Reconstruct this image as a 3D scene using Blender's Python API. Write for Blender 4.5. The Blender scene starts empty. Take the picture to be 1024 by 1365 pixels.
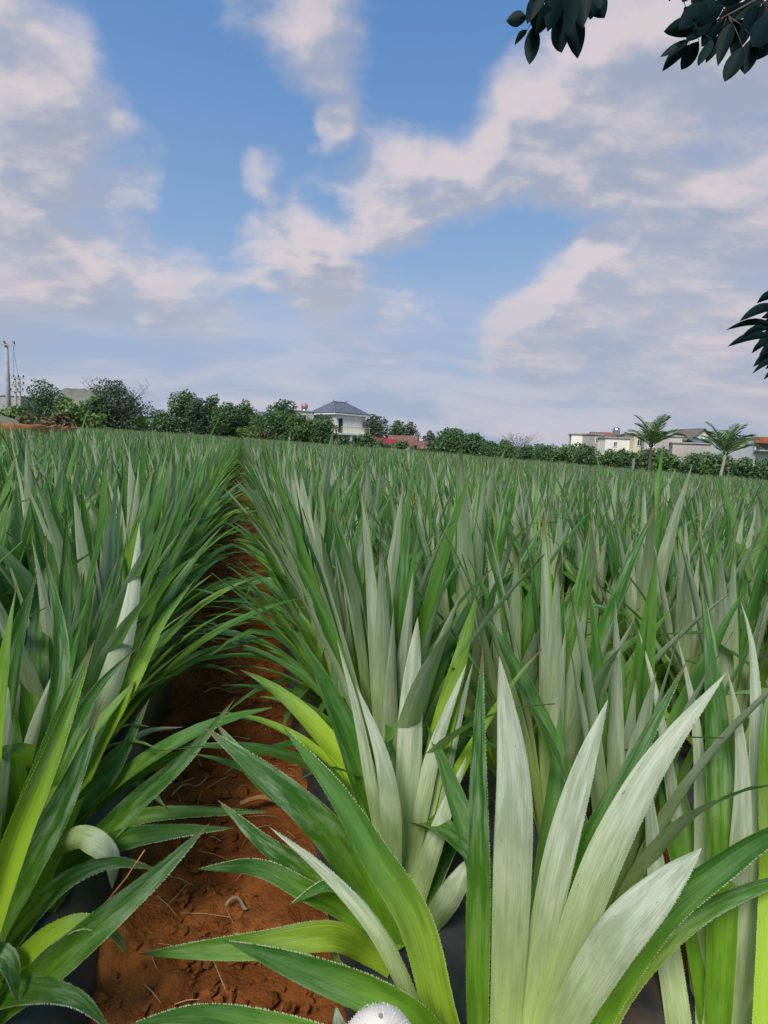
import bpy, math, random
import numpy as np
from mathutils import Vector, Matrix
random.seed(7); rng = np.random.default_rng(7)
R = math.radians
S = bpy.context.scene
C = S.collection

# ------------------------------------------------------------------ camera
H = 1.2                       # camera height above the field
FPX = 750.0                   # focal length in pixels of the 1024 x 1365 picture
PITCH, ROLL = R(6.6), R(2.3)
CAM = Vector((0, 0, H))
Fv = Vector((0, math.cos(PITCH), -math.sin(PITCH)))
R0 = Vector((1, 0, 0)); U0 = Vector((0, math.sin(PITCH), math.cos(PITCH)))
Rv = R0*math.cos(ROLL) + U0*math.sin(ROLL)
Uv = U0*math.cos(ROLL) - R0*math.sin(ROLL)
cd = bpy.data.cameras.new('camera'); cam = bpy.data.objects.new('camera', cd); C.objects.link(cam)
cam.matrix_world = Matrix(((Rv.x, Uv.x, -Fv.x, CAM.x), (Rv.y, Uv.y, -Fv.y, CAM.y), (Rv.z, Uv.z, -Fv.z, CAM.z), (0, 0, 0, 1)))
cd.sensor_fit = 'VERTICAL'; cd.sensor_height = 36; cd.lens = FPX/1365*36
cd.clip_start = 0.02; cd.clip_end = 5000
S.camera = cam

def at(px, py, depth):
    return CAM + (Fv + Rv*((px-512)/FPX) - Uv*((py-682.5)/FPX))*depth
def proj(p):
    d = Vector(p)-CAM; z = d.dot(Fv)
    return (512+FPX*d.dot(Rv)/z, 682.5-FPX*d.dot(Uv)/z, z) if z > 0.01 else (1e6, 1e6, z)

# ------------------------------------------------------------------ world, sun, exposure
W = bpy.data.worlds.new('World'); S.world = W; W.use_nodes = True
SUN_EL, SUN_AZ = R(48), R(206)        # azimuth clockwise from +Y: behind the camera, to the left
S.view_settings.view_transform = 'Standard'; S.view_settings.look = 'None'
S.view_settings.exposure = 0.32; S.view_settings.gamma = 1.0; S.view_settings.use_curve_mapping = False
sd = bpy.data.lights.new('sun', 'SUN'); sd.energy = 3.6; sd.angle = R(20); sd.color = (1.0, 0.93, 0.84)
sun = bpy.data.objects.new('sun', sd); C.objects.link(sun)
sdir = Vector((math.sin(SUN_AZ)*math.cos(SUN_EL), math.cos(SUN_AZ)*math.cos(SUN_EL), math.sin(SUN_EL)))
sun.rotation_euler = (-sdir).to_track_quat('-Z', 'Y').to_euler(); sun.location = (0, 0, 30)

class NT:
    def __init__(s, tree): s.t = tree; s.n = tree.nodes; s.l = tree.links
    def new(s, typ, **kw):
        n = s.n.new(typ)
        for k, v in kw.items(): setattr(n, k, v)
        return n
    def put(s, sock, v):
        if isinstance(v, bpy.types.NodeSocket): s.l.new(v, sock)
        elif v is not None: sock.default_value = v
    def math(s, op, a, b=None, c=None, clamp=False):
        n = s.new('ShaderNodeMath', operation=op, use_clamp=clamp); s.put(n.inputs[0], a); s.put(n.inputs[1], b)
        if c is not None: s.put(n.inputs[2], c)
        return n.outputs[0]
    def vmath(s, op, a, b=None, out=0):
        n = s.new('ShaderNodeVectorMath', operation=op); s.put(n.inputs[0], a)
        if b is not None: s.put(n.inputs[1], b)
        return n.outputs['Value' if out else 'Vector']
    def rng(s, v, a, b, c=0.0, d=1.0, smooth=True):
        n = s.new('ShaderNodeMapRange', interpolation_type='SMOOTHSTEP' if smooth else 'LINEAR'); s.put(n.inputs[0], v)
        n.inputs[1].default_value = a; n.inputs[2].default_value = b; n.inputs[3].default_value = c; n.inputs[4].default_value = d
        return n.outputs[0]
    def mix(s, f, a, b, typ='MIX'):
        n = s.new('ShaderNodeMix', data_type='RGBA', blend_type=typ); s.put(n.inputs[0], f)
        s.put(n.inputs[6], (*a, 1) if isinstance(a, tuple) and len(a) == 3 else a)
        s.put(n.inputs[7], (*b, 1) if isinstance(b, tuple) and len(b) == 3 else b)
        return n.outputs[2]
    def noise(s, vec, scale, detail=3, rough=0.5, dist=0.0):
        n = s.new('ShaderNodeTexNoise'); s.put(n.inputs['Vector'], vec); n.inputs['Scale'].default_value = scale
        n.inputs['Detail'].default_value = detail; n.inputs['Roughness'].default_value = rough; n.inputs['Distortion'].default_value = dist
        return n.outputs[0]
    def ramp(s, f, stops):
        n = s.new('ShaderNodeValToRGB'); s.put(n.inputs[0], f); e = n.color_ramp.elements
        while len(e) < len(stops): e.new(0.5)
        for i, (p, c) in enumerate(stops): e[i].position = p; e[i].color = (*c, 1)
        return n.outputs[0]

def build_sky():
    nt = W.node_tree; nt.nodes.clear(); k = NT(nt)
    out = k.new('ShaderNodeOutputWorld'); bg = k.new('ShaderNodeBackground'); bg.inputs[1].default_value = 0.087
    k.l.new(bg.outputs[0], out.inputs[0])
    sky = k.new('ShaderNodeTexSky', sky_type='NISHITA', sun_disc=False, sun_elevation=SUN_EL, sun_rotation=SUN_AZ,
                air_density=1.0, dust_density=1.2, ozone_density=1.4, altitude=50)
    d = k.new('ShaderNodeTexCoord').outputs['Generated']
    sep = k.new('ShaderNodeSeparateXYZ'); k.l.new(d, sep.inputs[0]); z = sep.outputs[2]
    zc = k.math('ADD', k.math('MAXIMUM', z, 0.0), 0.30)
    comb = k.new('ShaderNodeCombineXYZ')
    k.l.new(k.math('DIVIDE', sep.outputs[0], zc), comb.inputs[0]); k.l.new(k.math('DIVIDE', sep.outputs[1], zc), comb.inputs[1])
    comb.inputs[2].default_value = 3.7; p = comb.outputs[0]
    # cloud masses, by direction: (px, py, inner deg, outer deg, weight)
    blobs = [(30, 60, 1, 8, .62), (80, 120, 1, 7, .55), (120, 200, 1, 6, .55), (170, 250, 0, 5, .38), (0, 270, 1, 8, .55), (-30, 340, 1, 9, .5), (300, 5, 1, 6, .42), (390, 15, 1, 7, .55), (480, 20, 1, 7, .5), (455, 90, 0, 6, .22),
             (60, 385, 1, 6, .48), (135, 385, 1, 6, .52), (265, 385, 1, 6.5, .62), (220, 330, 0, 5, .35), (390, 320, 1, 4.6, .62), (430, 370, 1, 5, .5), (350, 238, 0, 3.0, .9), (335, 225, 0, 2.0, .4), (438, 172, 0, 2.3, .7), (180, 250, 0, 2.5, .4),
             (490, 400, 1, 8, .45), (1000, 170, 4, 14, .75), (880, 130, 2, 9, .70), (780, 130, 2, 7.5, .66), (700, 150, 1, 6.5, .66), (620, 200, 1, 7, .70), (540, 250, 1, 6, .72), (580, 290, 1, 5, .35), (720, 250, 1, 7, .45), (860, 220, 2, 8, .5), (990, 270, 2, 7, .5),
             (960, 360, 2, 7, .75), (880, 390, 2, 7.5, .75), (790, 400, 2, 6.5, .75), (700, 430, 2, 6, .65), (1000, 450, 3, 12, .6), (860, 470, 3, 11, .45), (680, 480, 1, 7, .4), (-180, 200, 5, 16, .4), (1280, 250, 6, 22, .6), (845, 318, 0, 2.2, .5), (785, 335, 0, 2, .35)]
    holes = [(250, 130, 1, 12, .55), (610, 60, 1, 9, .45), (560, 120, 0, 6, .3), (600, 350, 0, 5.5, .6), (700, 338, 0, 4, .45), (780, 300, 0, 3, .3), (290, 270, 0, 5, .35), (850, 280, 0, 3, .3), (840, 20, 0, 5, .3)]
    def field(dv):
        sp = k.new('ShaderNodeSeparateXYZ'); k.l.new(dv, sp.inputs[0])
        zc = k.math('ADD', k.math('MAXIMUM', sp.outputs[2], 0.0), 0.30); cb = k.new('ShaderNodeCombineXYZ')
        k.l.new(k.math('DIVIDE', sp.outputs[0], zc), cb.inputs[0]); k.l.new(k.math('DIVIDE', sp.outputs[1], zc), cb.inputs[1]); cb.inputs[2].default_value = 3.7; q = cb.outputs[0]
        wn = k.new('ShaderNodeTexNoise'); k.l.new(dv, wn.inputs['Vector']); wn.inputs['Scale'].default_value = 8.0; wn.inputs['Detail'].default_value = 6; wn.inputs['Roughness'].default_value = .50
        wd = k.vmath('NORMALIZE', k.vmath('ADD', dv, k.vmath('MULTIPLY', k.vmath('SUBTRACT', wn.outputs['Color'], (.5, .5, .5)), (.15, .15, .15))))
        acc = None
        for sign, lst in ((1, blobs), (-1, holes)):
            for (px, py, r0, r1, w) in lst:
                v = (at(px, py, 1)-CAM).normalized(); dt = k.vmath('DOT_PRODUCT', wd, tuple(v), out=1)
                m = k.rng(dt, math.cos(R(r1*1.12)), math.cos(R(r0*.5)), 0, w*sign*(.66 if sign > 0 and px < 330 else .9 if sign > 0 else 1.25))
                acc = m if acc is None else k.math('ADD', acc, m)
        acc = k.math('MINIMUM', acc, .95)
        n1 = k.noise(q, 2.2, 9, .52, .3); n2 = k.noise(k.vmath('MULTIPLY', q, (1, 1.7, 1)), 6.5, 7, .56, .4)
        n = k.math('ADD', k.math('MULTIPLY', k.math('SUBTRACT', n1, .5), 1.5), k.math('MULTIPLY', k.math('SUBTRACT', n2, .5), 1.15))
        return k.math('ADD', acc, n)
    base = field(d)
    up = k.vmath('NORMALIZE', k.vmath('ADD', d, (-.022, -.008, .045)))
    base_up = field(up)
    cov = k.rng(base, -.14, 1.12)
    lit = k.rng(k.math('SUBTRACT', base, base_up), -.24, .46)
    thick = k.rng(base, .35, 1.3, 1, 0)
    shade = k.math('MULTIPLY', k.math('ADD', k.math('MULTIPLY', lit, .82), k.math('MULTIPLY', thick, .26)), 1.0, clamp=True)
    ccol = k.mix(shade, (3.1, 3.5, 4.6), (7.1, 6.2, 6.1))
    blue = k.mix(k.rng(z, .05, .75), (3.2, 4.7, 7.0), (0.70, 2.25, 5.4))
    skyc = k.mix(.80, sky.outputs[0], blue)
    haze = k.rng(z, 0.0, .36, .84, 0.0)
    col = k.mix(k.math('MULTIPLY', cov, .93), skyc, ccol)
    hz = k.mix(k.rng(k.noise(k.vmath('MULTIPLY', p, (1, 1.6, 1)), 1.7, 6, .55, .3), .36, .64), (3.35, 3.95, 5.2), (5.5, 5.05, 5.65))
    col = k.mix(haze, col, hz)
    k.l.new(col, bg.inputs[0])
build_sky()

# ------------------------------------------------------------------ helpers
def mat(name):
    m = bpy.data.materials.new(name); m.use_nodes = True; m.node_tree.nodes.clear(); return m, NT(m.node_tree)
def finish(k, col, rough=.7, spec=.3, bump=None, bstr=.3, bdist=.02, trans=None, tcol=None, metal=0):
    out = k.new('ShaderNodeOutputMaterial'); b = k.new('ShaderNodeBsdfPrincipled')
    k.put(b.inputs['Base Color'], (*col, 1) if isinstance(col, tuple) else col); k.put(b.inputs['Roughness'], rough)
    b.inputs['Specular IOR Level'].default_value = spec; b.inputs['Metallic'].default_value = metal
    if bump is not None:
        bn = k.new('ShaderNodeBump'); k.put(bn.inputs['Height'], bump); bn.inputs['Strength'].default_value = bstr; bn.inputs['Distance'].default_value = bdist
        k.l.new(bn.outputs[0], b.inputs['Normal'])
    sh = b.outputs[0]
    if trans:
        t = k.new('ShaderNodeBsdfTranslucent'); k.put(t.inputs[0], tcol)
        mx = k.new('ShaderNodeMixShader'); k.put(mx.inputs[0], trans); k.l.new(sh, mx.inputs[1]); k.l.new(t.outputs[0], mx.inputs[2]); sh = mx.outputs[0]
    k.l.new(sh, out.inputs[0])
def simple(name, col, rough=.7, var=.18, scale=4, spec=.3, metal=0, dirt=None):
    m, k = mat(name); tc = k.new('ShaderNodeTexCoord').outputs['Object']
    n = k.noise(tc, scale, 5, .6); f = k.rng(n, .3, .7)
    c = k.mix(f, tuple(x*(1-var) for x in col), tuple(min(1, x*(1+var)) for x in col))
    if dirt:
        n2 = k.noise(tc, scale*.35, 6, .65); c = k.mix(k.rng(n2, .5, .72, 0, .6), c, dirt)
    finish(k, c, rough, spec, bump=n, bstr=.2, metal=metal); return m

def plant_leaf_material():
    m, k = mat('pineapple_leaf')
    uv = k.new('ShaderNodeUVMap', uv_map='UVMap').outputs[0]
    sp = k.new('ShaderNodeSeparateXYZ'); k.l.new(uv, sp.inputs[0]); u, v = sp.outputs[0], sp.outputs[1]
    at_ = k.new('ShaderNodeAttribute', attribute_name='lr'); lr = at_.outputs['Fac']
    oi = k.new('ShaderNodeObjectInfo').outputs['Random']
    own = k.math('LESS_THAN', lr, 5.0); oi = k.math('MULTIPLY', oi, own)
    r1 = k.math('FRACT', k.math('ADD', lr, k.math('MULTIPLY', oi, 3.17)))
    r2 = k.math('FRACT', k.math('MULTIPLY', r1, 7.31))
    cx = k.new('ShaderNodeCombineXYZ'); k.l.new(u, cx.inputs[0]); k.l.new(v, cx.inputs[1]); k.l.new(k.math('MULTIPLY', r1, 31), cx.inputs[2])
    streak = k.noise(k.vmath('MULTIPLY', cx.outputs[0], (16, 1.3, 1)), 1.0, 4, .6)
    fine = k.noise(k.vmath('MULTIPLY', cx.outputs[0], (60, 3, 1)), 1.0, 2, .5)
    blot = k.noise(k.vmath('MULTIPLY', cx.outputs[0], (4, 7, 1)), 1.0, 5, .6)
    mid = k.rng(k.math('ABSOLUTE', k.math('SUBTRACT', u, .5)), .0, .26, 1, 0)
    vv = k.math('ADD', v, k.math('MULTIPLY', k.math('SUBTRACT', streak, .5), .16))
    # upper side
    green = k.mix(r1, (.018, .100, .012), (.072, .22, .022))
    glauc = k.mix(r2, (.15, .24, .14), (.31, .40, .28))
    top = k.mix(k.math('MULTIPLY', k.rng(blot, .42, .72), k.rng(r2, .10, .85, .30, 1.0)), green, glauc)
    basec = k.mix(k.rng(r1, .3, 1), (.16, .36, .015), (.42, .55, .040))
    top = k.mix(k.rng(vv, .15, .72, .95, 0), top, basec)
    top = k.mix(k.math('MULTIPLY', mid, k.rng(v, .2, .85, .42, .0)), top, (.17, .36, .030))
    top = k.mix(k.rng(streak, .4, .75, 0, .45), top, (.12, .24, .06)); top = k.mix(k.rng(blot, .55, .35, 0, .35), top, (.012, .06, .010))
    # lower side, waxy scales
    und = k.mix(k.rng(blot, .3, .7), (.45, .52, .37), (.64, .68, .56))
    und = k.mix(k.rng(r2, .45, 1.0, 0, .55), und, (.20, .32, .15))
    und = k.mix(k.rng(streak, .45, .78, 0, .45), und, (.30, .42, .18))
    und = k.mix(k.rng(vv, .05, .8, .9, 0), und, (.42, .56, .13))
    hot = k.math('MULTIPLY', k.rng(r1, .87, .90), k.rng(r1, .950, .954, 1, 0)); top = k.mix(k.math('MULTIPLY', hot, k.rng(vv, .30, .95, .92, .15)), top, (.36, .56, .030))
    pl = k.math('FRACT', k.math('MULTIPLY', oi, 5.77)); top = k.mix(k.rng(pl, .6, 1.0, 0, .4), top, (.13, .27, .03)); und = k.mix(k.rng(blot, .62, .36, 0, .30), und, (.26, .31, .20))
    geo = k.new('ShaderNodeNewGeometry')
    col = k.mix(geo.outputs['Backfacing'], top, und)
    col = k.mix(k.rng(fine, .35, .75, 0, .45), col, k.mix(1.0, col, (.55, .62, .5), 'MULTIPLY'))
    edge = k.rng(k.math('ABSOLUTE', k.math('SUBTRACT', u, .5)), .455, .5)
    col = k.mix(k.math('MULTIPLY', edge, k.rng(blot, .4, .6, .05, .40)), col, (.30, .38, .17))
    tip = k.rng(v, .90, .985); col = k.mix(k.math('MULTIPLY', tip, k.rng(r2, .3, .7)), col, (.17, .12, .06))
    spot = k.noise(k.vmath('MULTIPLY', cx.outputs[0], (9, 34, 1)), 1.0, 3, .6)
    col = k.mix(k.rng(spot, .685, .73, 0, .75), col, (.14, .10, .05))
    rust = k.math('MULTIPLY', k.rng(blot, .60, .70), k.rng(r1, .955, .97)); col = k.mix(rust, col, (.42, .20, .03))
    tcol = k.mix(k.rng(vv, .1, .7, 0, 1), (.50, .70, .03), (.16, .42, .02))
    finish(k, col, k.math('ADD', .36, k.math('MULTIPLY', blot, .25)), .30, bump=k.math('ADD', k.math('MULTIPLY', fine, .5), streak), bstr=.45, bdist=.004, trans=.30, tcol=tcol)
    return m
def soil_material():
    m, k = mat('red_soil'); p = k.new('ShaderNodeTexCoord').outputs['Object']
    n1 = k.noise(p, 2.2, 8, .62); n2 = k.noise(p, 22, 6, .65); n3 = k.noise(p, 110, 3, .6)
    c = k.ramp(n1, [(.28, (.10, .028, .008)), (.46, (.22, .068, .015)), (.62, (.33, .115, .028)), (.78, (.45, .19, .06))])
    c = k.mix(k.rng(n2, .35, .72, 0, .7), c, (.105, .032, .012)); c = k.mix(k.rng(n3, .62, .75, 0, .5), c, (.36, .16, .075))
    finish(k, c, .9, .15, bump=k.math('ADD', n2, k.math('MULTIPLY', n3, .5)), bstr=.7, bdist=.02); return m
def tree_leaf_material(name, a, b, tr=.22, sp=.35):
    m, k = mat(name); lr = k.new('ShaderNodeAttribute', attribute_name='lr').outputs['Fac']
    p = k.new('ShaderNodeTexCoord').outputs['Object']; n = k.noise(p, .9, 4, .6)
    oi = k.new('ShaderNodeObjectInfo').outputs['Random']
    f = k.math('ADD', k.math('MULTIPLY', lr, .55), k.math('MULTIPLY', k.rng(n, .35, .65), .45))
    c = k.mix(f, a, b); c = k.mix(k.math('MULTIPLY', oi, .30 if sp > .2 else .0), c, (.060, .10, .040))
    finish(k, c, .5, sp, trans=tr, tcol=k.mix(.5, c, (.08, .18, .02))); return m
def wool_material():
    m, k = mat('white_wool'); finish(k, (.90, .86, .78), .95, .05, trans=.4, tcol=(.92, .89, .82, 1)); return m
M = dict(
    leaf=plant_leaf_material(), soil=soil_material(),
    bank=simple('orange_soil', (.42, .155, .045), .95, .35, .8),
    land=simple('far_ground', (.085, .10, .04), .95, .4, .05, dirt=(.20, .10, .05)),
    hill=simple('hill_scrub', (.13, .135, .105), .95, .35, .05),
    mulch=simple('mulch_film', (.035, .036, .038), .42, .5, 9, .5, dirt=(.17, .085, .045)),
    clod=simple('clod', (.24, .085, .032), .95, .4, 30), straw=simple('straw', (.40, .27, .15), .8, .35, 30),
    dead=simple('dead_leaf', (.36, .17, .06), .7, .35, 18), greydead=simple('grey_stalk', (.24, .20, .14), .8, .3, 20),
    bark=simple('bark', (.10, .08, .06), .9, .35, 12), palebark=simple('pale_bark', (.27, .26, .21), .85, .3, 8),
    conc=simple('concrete', (.33, .33, .32), .85, .2, 3), cream=simple('cream_plaster', (.74, .72, .65), .8, .08, .6, dirt=(.60, .57, .48)),
    white=simple('white_plaster', (.68, .68, .66), .75, .08, .6, dirt=(.5, .5, .48)), yellow=simple('yellow_plaster', (.60, .56, .40), .8, .08, .7),
    grey=simple('grey_plaster', (.40, .38, .35), .85, .14, .5, dirt=(.27, .26, .24)), slate=simple('slate_tile', (.105, .12, .15), .6, .25, 3),
    brown=simple('brown_tile', (.17, .09, .07), .75, .3, 3), redroof=simple('red_sheet', (.28, .02, .03), .5, .15, 1), roofbrown=simple('grey_brown_tile', (.15, .125, .11), .8, .25, 3), redtile=simple('red_tile', (.36, .10, .06), .7, .25, 2),
    glass=simple('window_glass', (.03, .035, .045), .12, .2, 2, .6), dark=simple('dark_opening', (.035, .033, .03), .7, .2, 2), blue=simple('blue_tarp', (.05, .10, .24), .6, .15, 1),
    steel=simple('steel', (.55, .56, .58), .3, .1, 2, .5, 1.0), pink=simple('pink_tank', (.42, .22, .20), .45, .15, 1), rail=simple('railing', (.56, .50, .32), .6, .1, 3),
    ceramic=simple('insulator', (.10, .09, .09), .3, .1, 3), wool=wool_material(),
    dark_leaf=tree_leaf_material('leaf_dark', (.042, .10, .036), (.10, .19, .065)), mid_leaf=tree_leaf_material('leaf_mid', (.055, .12, .035), (.12, .22, .065)),
    light_leaf=tree_leaf_material('leaf_light', (.10, .17, .035), (.20, .29, .07)), bamboo_leaf=tree_leaf_material('leaf_bamboo', (.055, .13, .06), (.11, .21, .10)), olive_leaf=tree_leaf_material('leaf_olive', (.085, .085, .04), (.15, .16, .07)),
    blue_leaf=tree_leaf_material('leaf_blue', (.045, .085, .055), (.09, .15, .09)), brown_leaf=tree_leaf_material('leaf_brown', (.13, .085, .05), (.20, .13, .08)),
    grey_leaf=tree_leaf_material('leaf_grey', (.065, .085, .06), (.13, .15, .11)), frond=tree_leaf_material('frond', (.06, .14, .035), (.15, .27, .06), .3),
    hang_leaf=tree_leaf_material('hanging_leaf', (.004, .012, .013), (.009, .024, .022), .04, .04))  # dark leaf green, with the crown's shade put into the colour

def props(o, label=None, cat=None, group=None, kind=None):
    for n, v in (('label', label), ('category', cat), ('group', group), ('kind', kind)):
        if v: o[n] = v
    return o
def link(name, me, m, parent=None):
    o = bpy.data.objects.new(name, me); C.objects.link(o)
    if m is not None and len(me.materials) == 0: me.materials.append(m)
    if parent: o.parent = parent
    return o
def empty(name, loc, rz=0, label=None, cat=None, group=None):
    o = bpy.data.objects.new(name, None); C.objects.link(o); o.location = loc; o.rotation_euler = (0, 0, rz); o.empty_display_size = .1
    return props(o, label, cat, group)
def np_mesh(name, V, Q, m, attr=None, uv=None, smooth=True, tri=False):
    """V (n,3), Q (k,4 or 3) ints, attr (n,), uv (n,2)"""
    me = bpy.data.meshes.new(name); n, k, s = len(V), len(Q), Q.shape[1]
    me.vertices.add(n); me.vertices.foreach_set('co', np.asarray(V, dtype=np.float32).ravel())
    me.loops.add(k*s); me.loops.foreach_set('vertex_index', Q.astype(np.int32).ravel())
    me.polygons.add(k); me.polygons.foreach_set('loop_start', np.arange(0, k*s, s, dtype=np.int32))
    me.polygons.foreach_set('loop_total', np.full(k, s, dtype=np.int32))
    if smooth: me.polygons.foreach_set('use_smooth', np.ones(k, dtype=bool))
    if uv is not None:
        l = me.uv_layers.new(name='UVMap'); l.data.foreach_set('uv', np.asarray(uv, dtype=np.float32)[Q.ravel()].ravel())
    if attr is not None:
        a = me.attributes.new('lr', 'FLOAT', 'POINT'); a.data.foreach_set('value', np.asarray(attr, dtype=np.float32))
    me.update(calc_edges=True); me.materials.append(m); return me
class MB:
    def __init__(s): s.v = []; s.f = []
    def add(s, v, f): o = len(s.v); s.v += [tuple(x) for x in v]; s.f += [tuple(i+o for i in q) for q in f]; return s
    def box(s, x0, y0, z0, x1, y1, z1):
        v = [(x, y, z) for z in (z0, z1) for y in (y0, y1) for x in (x0, x1)]
        return s.add(v, [(0, 2, 3, 1), (4, 5, 7, 6), (0, 1, 5, 4), (2, 6, 7, 3), (0, 4, 6, 2), (1, 3, 7, 5)])
    def tube(s, pts, rad, n=8, cap=True):
        pts = [Vector(p) for p in pts]; rad = rad if isinstance(rad, (list, tuple)) else [rad]*len(pts); v = []
        for i, p in enumerate(pts):
            t = (pts[min(i+1, len(pts)-1)]-pts[max(i-1, 0)]).normalized()
            a = t.orthogonal() if i == 0 else (a-t*a.dot(t)); a.normalize(); b = t.cross(a)
            for j in range(n): an = 2*math.pi*j/n; v.append(p+(a*math.cos(an)+b*math.sin(an))*rad[i])
        f = [(i*n+j, i*n+(j+1) % n, (i+1)*n+(j+1) % n, (i+1)*n+j) for i in range(len(pts)-1) for j in range(n)]
        if cap: f += [tuple(reversed(range(n))), tuple(range((len(pts)-1)*n, len(pts)*n))]
        return s.add(v, f)
    def ball(s, c, rx, ry, rz, n=14, m=9):
        v = [(c[0], c[1], c[2]-rz)]
        for i in range(1, m):
            ph = math.pi*i/m-math.pi/2
            for j in range(n): a = 2*math.pi*j/n; v.append((c[0]+rx*math.cos(ph)*math.cos(a), c[1]+ry*math.cos(ph)*math.sin(a), c[2]+rz*math.sin(ph)))
        v.append((c[0], c[1], c[2]+rz)); L = len(v)-1
        f = [(0, 1+(j+1) % n, 1+j) for j in range(n)]
        f += [(1+i*n+j, 1+i*n+(j+1) % n, 1+(i+1)*n+(j+1) % n, 1+(i+1)*n+j) for i in range(m-2) for j in range(n)]
        f += [(L, 1+(m-2)*n+j, 1+(m-2)*n+(j+1) % n) for j in range(n)]
        return s.add(v, f)
    def build(s, name, m, parent=None, smooth=False):
        me = bpy.data.meshes.new(name); me.from_pydata(s.v, [], s.f); me.materials.append(m)
        if smooth: me.polygons.foreach_set('use_smooth', [True]*len(me.polygons))
        me.update(); return link(name, me, m, parent)

# ------------------------------------------------------------------ ground
SL = -0.041
def ground(x, y):
    xx = max(-60, min(60, x)); return (SL if xx > 0 else -0.030)*xx
AF = math.atan((512-318)*math.cos(PITCH)/FPX)           # the furrow heads this far left of the view
uF = Vector((-math.sin(AF), math.cos(AF), 0)); tF = Vector((math.cos(AF), math.sin(AF), 0))
def on_ground(px, py, dz=0):
    d = at(px, py, 1)-CAM
    t = -(CAM.z-dz-SL*CAM.x)/(d.z-SL*d.x); return CAM+d*t, t
pf, _ = on_ground(292, 1335)
TF = pf.dot(tF)                                          # the furrow's centre line, across
BEDW, ROWGAP, FUR = 0.80, 0.41, 0.50
PITCHB = BEDW+FUR
def st(s, t, dz=0):
    p = uF*s+tF*t; return Vector((p.x, p.y, ground(p.x, p.y)+dz))
def bed_h(t):   # height of a bed's mulch above furrow level
    q = (t-TF) % PITCHB; q = min(q, PITCHB-q); a = FUR/2
    return 0.13*min(1, max(0, (q-a)/.10)) ** .6 if q > a else 0.0
print('FURROW', TF, 'P2', on_ground(530, 1265), 'P1', on_ground(690, 1500), 'P3', on_ground(-40, 1390), 'P4', on_ground(60, 1180))

# big sheet to the horizon
xs = np.array([-2500, -900, -300, -120, -60, -20, 0, 20, 60, 120, 300, 900, 2500.]); ys = np.array([-600, -100, -10, 60, 150, 400, 1000, 3000.])
V = [(x, y, ground(x, y)-0.05) for y in ys for x in xs]; n = len(xs)
Q = np.array([(j*n+i, j*n+i+1, (j+1)*n+i+1, (j+1)*n+i) for j in range(len(ys)-1) for i in range(n-1)])
props(link('ground', np_mesh('ground', np.array(V), Q, M['land'], smooth=False), None), kind='structure')

edge_px = [(-260, 11), (-120, 11), (0, 12), (60, 14), (100, 18), (122, 40), (140, 62), (320, 70), (450, 66), (600, 60), (800, 47), (1024, 37), (1180, 33), (1350, 31)]
def az(px): return math.atan((px-512)/FPX)
EDGE = [(az(p), d/ max(.2, math.cos(az(p)))) for p, d in edge_px]
def far_limit(x, y):
    a = math.atan2(x, y)
    if a <= EDGE[0][0]: return EDGE[0][1]
    for (a0, d0), (a1, d1) in zip(EDGE, EDGE[1:]):
        if a <= a1:
            f = (a-a0)/(a1-a0); return d0+(d1-d0)*f
    return EDGE[-1][1]
# field soil sheet (fan), then the detailed furrow floor and film-covered beds
V = [(0, -8, 0)]; ang = np.linspace(-1.45, 1.45, 90)
for a in ang:
    d = far_limit(math.sin(a), math.cos(a))+1.5; x, y = d*math.sin(a), d*math.cos(a)-0; V.append((x, y, ground(x, y)-.012))
V[0] = (0, -8, -.012)
me = bpy.data.meshes.new('field_soil'); me.from_pydata(V, [], [(0, i+1, i) for i in range(1, 90)])
props(link('field_soil', me, M['soil']), kind='structure')

from mathutils import noise as mn
def furrow_floor():
    S0, S1, ns, nt_ = -.3, 9.0, 620, 54; V = []
    for i in range(ns+1):
        s = S0+(S1-S0)*(i/ns)**1.35
        for j in range(nt_+1):
            t = TF+(-.40+.80*j/nt_); p = st(s, t)
            q = Vector((s, t, 0)); h = .024*mn.noise(q*4)+.018*mn.noise(q*13)+.012*abs(mn.noise(q*33))+.014*((t-TF)/.3)**2
            h += .02*max(0, mn.noise(q*9+Vector((7, 3, 1)))-.25)*3
            V.append((p.x, p.y, p.z+.012+h*.9))
    m = nt_+1
    Q = np.array([(i*m+j, i*m+j+1, (i+1)*m+j+1, (i+1)*m+j) for i in range(ns) for j in range(nt_)])
    props(link('furrow_floor', np_mesh('furrow_floor', np.array(V), Q, M['soil']), None), kind='structure')
furrow_floor()
def mulch(k):
    tc = TF+PITCHB*(k+.5); prof = [(-.41, -.02), (-.385, .05), (-.35, .105), (-.28, .125), (0, .135), (.28, .125), (.35, .105), (.385, .05), (.41, -.02)]
    near = k in (-1, 0); s = -4.; V = []; rows = 0
    while s < 75:
        c = st(s, tc)
        if s > 4 and (c.length > far_limit(c.x, c.y) or c.y < -5): break
        for (dt, dz) in prof:
            w = .022*mn.noise(Vector((s*3.1, dt*9+k*7, 0)))+.012*mn.noise(Vector((s*13, dt*30, k))) if near else 0
            V.append(tuple(st(s, tc+dt+w, dz+w*.6)))
        rows += 1; s += (.07 if near and s < 7 else 1.5)
    if rows < 2: return
    m = len(prof); Q = np.array([(i*m+j, i*m+j+1, (i+1)*m+j+1, (i+1)*m+j) for i in range(rows-1) for j in range(m-1)])
    props(link('mulch_film', np_mesh('mulch_film', np.array(V), Q, M['mulch']), None), kind='structure')
for k in range(-34, 44): mulch(k)

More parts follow.
